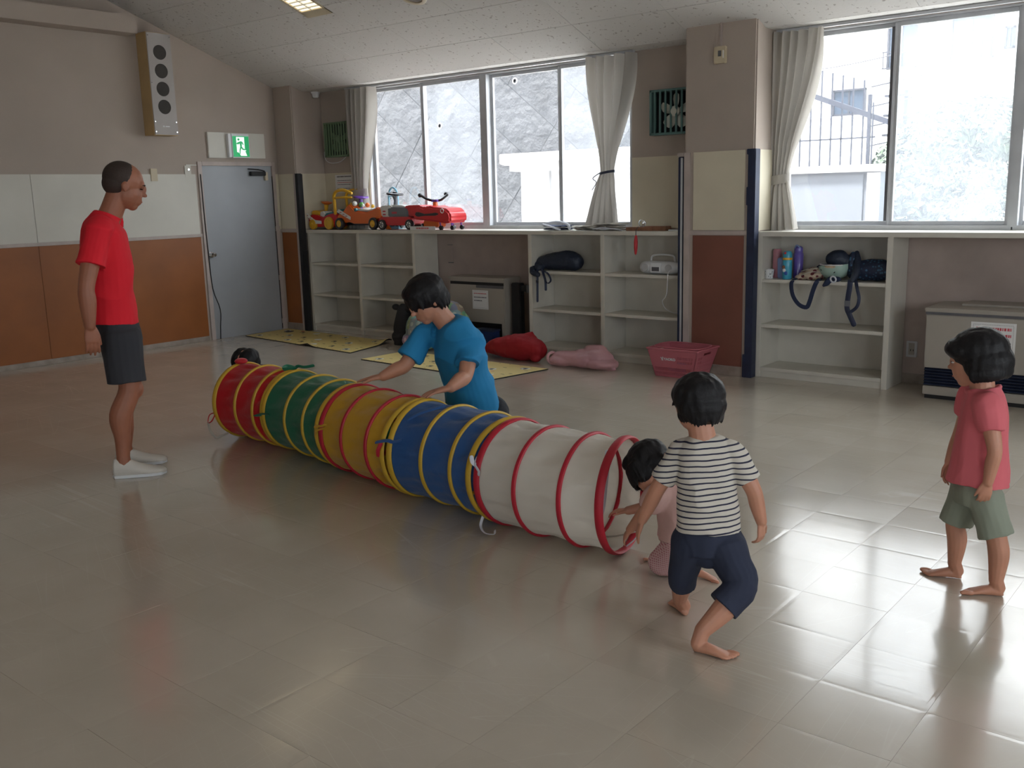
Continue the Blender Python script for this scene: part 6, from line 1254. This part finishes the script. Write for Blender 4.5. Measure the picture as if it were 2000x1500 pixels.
# retaining wall of rough joined concrete slabs, behind the left window
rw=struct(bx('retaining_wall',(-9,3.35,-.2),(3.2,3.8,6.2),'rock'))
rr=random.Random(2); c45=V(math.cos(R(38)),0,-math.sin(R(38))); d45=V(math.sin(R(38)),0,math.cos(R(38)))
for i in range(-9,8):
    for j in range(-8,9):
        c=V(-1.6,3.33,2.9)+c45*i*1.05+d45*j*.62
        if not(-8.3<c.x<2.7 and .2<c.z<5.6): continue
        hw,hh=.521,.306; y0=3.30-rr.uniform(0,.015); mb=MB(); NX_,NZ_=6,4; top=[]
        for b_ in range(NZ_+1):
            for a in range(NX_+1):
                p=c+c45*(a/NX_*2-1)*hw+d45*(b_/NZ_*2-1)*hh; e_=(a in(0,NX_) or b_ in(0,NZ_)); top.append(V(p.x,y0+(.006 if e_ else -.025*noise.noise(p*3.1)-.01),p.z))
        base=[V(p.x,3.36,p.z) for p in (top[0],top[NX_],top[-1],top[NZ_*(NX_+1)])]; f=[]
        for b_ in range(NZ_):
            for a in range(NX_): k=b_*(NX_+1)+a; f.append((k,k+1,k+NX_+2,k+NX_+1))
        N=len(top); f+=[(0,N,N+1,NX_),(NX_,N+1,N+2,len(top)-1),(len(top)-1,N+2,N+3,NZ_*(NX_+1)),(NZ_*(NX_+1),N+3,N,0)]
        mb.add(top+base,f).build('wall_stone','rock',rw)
# white shed behind panes three and four
MT['shedw']=mat('white_shed_panel',(.78,.79,.80),.6); MT['shedr']=mat('shed_roof_rim',(.85,.85,.85),.5)
t=thing('garden_shed','white flat-roofed shed outside the left windows','shed',(3.0,2.2,-.15))
bx('shed_wall',(2.15,1.62,-.15),(4.0,2.9,1.88),'shedw',t); MB().prism([(1.95,1.45),(4.1,1.45),(4.1,3.0),(1.60,3.0),(1.60,1.95)],1.96,2.08,'z').build('roof_slab','shedr',t,bevel=.01)
MB().prism([(2.05,1.52),(4.05,1.52),(4.05,2.95),(1.85,2.95),(1.85,1.98)],1.87,1.96,'z').build('roof_fascia','shedw',t)
for x in (2.6,3.4): bx('panel_joint',(x,1.612,-.1),(x+.02,1.622,1.86),'alu',t)
# low grey storage cabinet outside the right window
MT['cab']=mat('pale_blue_grey_steel',(.14,.155,.18),.5)
t=thing('storage_cabinet','pale grey steel storage cabinet outside the right window','cabinet',(5.8,2.0,-.15))
bx('cabinet_body',(4.3,1.84,-.15),(6.52,2.25,1.72),'cab',t); bx('cabinet_top',(4.25,1.78,1.72),(6.56,2.3,1.79),'shedr',t,.006)
for a,c in ((4.35,5.36),(5.38,6.36)): bx('sliding_door',(a,1.82,-.10),(c,1.842,1.70),'cab',t,.003)
bx('door_gap',(5.362,1.83,-.1),(5.378,1.838,1.7),'alu_dark',t); bx('corner_post',(6.40,1.81,-.12),(6.52,1.842,1.71),'shedr',t); pass
# metal outdoor stair railing
MT['rail']=mat('grey_painted_steel',(.012,.014,.028),.6)
t=thing('stair_railing','grey steel stair with vertical bars beyond the storage cabinet','railing',(5.0,4.6,-.15))
def rr_line(x): return 3.18-(x-3.4)*.40
MB().add(*MB().prism([(3.1,3.40),(3.1,3.33),(5.95,2.20),(5.95,2.27)],4.55,4.60).v and (MB().prism([(3.1,3.40),(3.1,3.33),(5.95,2.20),(5.95,2.27)],4.55,4.60).v,MB().prism([(3.1,3.40),(3.1,3.33),(5.95,2.20),(5.95,2.27)],4.55,4.60).f)).build('stringer','rail',t)
MB().prism([(2.9,2.22),(2.9,2.12),(4.9,1.35),(4.9,1.45)],4.55,4.60).build('stringer','rail',t)
x=3.0
while x<5.45: bx('bar',(x,4.56,-.1),(x+.018,4.578,3.55-(x-3.1)*.30),'rail',t); x+=.137
bx('handrail',(3.0,4.56,2.17),(5.5,4.575,2.19),'rail',t); bx('post',(5.40,4.54,-.1),(5.44,4.58,2.7),'rail',t); bx('post',(5.46,4.54,-.1),(5.475,4.56,2.6),'rail',t); bx('post',(5.72,4.9,-.1),(5.77,4.95,2.75),'rail',t)
for i in range(9): 
    z=.75+i*.24; bx('tread',(5.52,4.62+.02*i,z),(5.85,4.95,z+.025),'rail',t); MB().cyl((5.42,4.58,z+.12),(5.95,4.9,z+.24),.008,n=6).build('side_rail','rail',t)
# house with windows
MT['house']=mat('white_render',(.62,.62,.62),.85); MT['hwin']=mat('house_window_glass',(.035,.05,.075),.3); MT['hfr']=mat('house_window_frame',(.025,.025,.035),.5)
t=thing('house','white rendered building with balcony windows beyond the hedge','building',(4,9.2,-.15))
bx('house_wall',(-3,9.15,-.15),(12,9.8,7.5),'house',t); bx('house_band',(-3,9.10,2.75),(12,9.15,2.80),'house',t,.004)
for x0,x1,z0,z1,rl in ((5.05,5.68,3.50,4.25,1),(4.05,4.52,3.48,4.3,1),(5.85,6.0,3.62,3.95,0),(3.15,3.72,2.78,3.22,0),(2.2,2.6,3.3,3.5,0)):
    w_=MB().box((x0,9.09,z0),(x0+.03,9.16,z1)).box((x1-.03,9.09,z0),(x1,9.16,z1)).box((x0,9.09,z0),(x1,9.16,z0+.03)).box((x0,9.09,z1-.03),(x1,9.16,z1)).box(((x0+x1)/2-.012,9.10,z0),((x0+x1)/2+.012,9.16,z1)).build('house_window','hfr',t)
    bx('window_pane',(x0+.03,9.12,z0+.03),(x1-.03,9.13,z1-.03),'hwin',w_)
    if rl:
        mb=MB().box((x0-.05,9.02,z0+.26),(x1+.05,9.04,z0+.28)).box((x0-.05,9.02,z0),(x1+.05,9.04,z0+.02))
        for k in range(5): xx=x0-.04+(x1-x0+.07)*k/4; mb.box((xx,9.02,z0),(xx+.012,9.04,z0+.27))
        mb.build('balcony_rail','hfr',t)
MT['drain']=mat('drain_pipe',(.70,.70,.70),.5); MB().cyl((4.75,9.08,0),(4.75,9.08,7.4),.05,n=12).build('drain_pipe','drain',t,smooth=True)
MB().tube([(1.6,8.9,3.62),(3.2,8.9,3.58),(5.0,8.9,3.78)],.008,n=6).build('wire','hfr',t)
# hedge bush outside the second pane
MT['leaf']=mat('bush_leaf',(.055,.085,.045),.5,var=.35,vscale=2.5); MT['stem']=mat('bush_stem',(.18,.13,.09),.8)
def bush(label,cx,cy,blobs,n_,seed,ls=.075):
    t=thing('bush',label,'bush',(cx,cy,-.15)); rr=random.Random(seed); 
    mb=MB(); mb2=MB()
    for (bx_,by_,bz_,r_) in blobs: mb2.tube([(cx,cy,-.15),((cx+bx_)/2+.05,(cy+by_)/2,bz_*.4),(bx_,by_,bz_)],[.035,.02,.006],n=6)
    mb2.build('branches','stem',t)
    for i in range(n_):
        b_=rr.choice(blobs); d=V(rr.gauss(0,1),rr.gauss(0,1),rr.gauss(0,1)).normalized(); p=V(b_[0],b_[1],b_[2])+d*b_[3]*rr.uniform(.75,1.05)
        nn=(d+V(rr.uniform(-.7,.7),rr.uniform(-.7,.7),rr.uniform(-.2,.9))).normalized(); a=nn.orthogonal().normalized(); a=Matrix.Rotation(rr.uniform(0,6.28),3,nn)@a; c_=nn.cross(a); s=ls*rr.uniform(.6,1.2)
        mb.add([p-a*s,p+c_*s*.38+nn*s*.08,p+a*s,p-c_*s*.38+nn*s*.08],[(0,1,2),(0,2,3)])
    tag(mb.build('leaves','leaf',t),kind='stuff'); return t
bush('leafy pale green bush filling the right window pane',6.75,3.0,[(6.55,3.0,1.45,.50),(7.0,3.1,1.6,.50),(6.3,3.1,1.1,.42),(6.75,3.0,2.05,.40),(7.15,2.9,1.1,.5),(6.4,2.9,1.75,.32),(7.2,3.1,2.1,.36),(6.7,3.0,.6,.55),(6.6,3.0,1.0,.5)],16000,3,.05)
bush('taller bush at the right edge of the window behind the leafy one',8.3,3.9,[(8.0,3.9,2.1,.45),(8.3,3.9,1.5,.6),(8.1,3.9,2.6,.38),(8.6,3.9,2.2,.6),(8.1,3.9,.8,.5)],6000,5,.055)
# daylight portals in the window openings (emit nothing, guide sampling)
for x0,x1 in ((1.16,4.81),(6.3,10.04)):
    L_=bpy.data.lights.new('portal','AREA'); L_.shape='RECTANGLE'; L_.size=x1-x0; L_.size_y=1.58; L_.cycles.is_portal=True
    o=bpy.data.objects.new('portal',L_); COL.objects.link(o); o.location=((x0+x1)/2,.16,2.04); o.rotation_euler=(R(-90),0,0)
for y0,y1 in RW_ADDED:
    L_=bpy.data.lights.new('portal','AREA'); L_.shape='RECTANGLE'; L_.size=1.8; L_.size_y=y1-y0; L_.cycles.is_portal=True
    o=bpy.data.objects.new('portal',L_); COL.objects.link(o); o.location=(13.16,(y0+y1)/2,1.8); o.rotation_euler=(0,R(90),0)
L_=bpy.data.lights.new('portal','AREA'); L_.shape='RECTANGLE'; L_.size=1.8; L_.size_y=1.8; L_.cycles.is_portal=True
o=bpy.data.objects.new('portal',L_); COL.objects.link(o); o.location=(9.5,-12.66,1.8); o.rotation_euler=(R(90),0,0)
struct(bx('side_yard',(13.17,-30,-.4),(34,.15,-.15),'ground'))
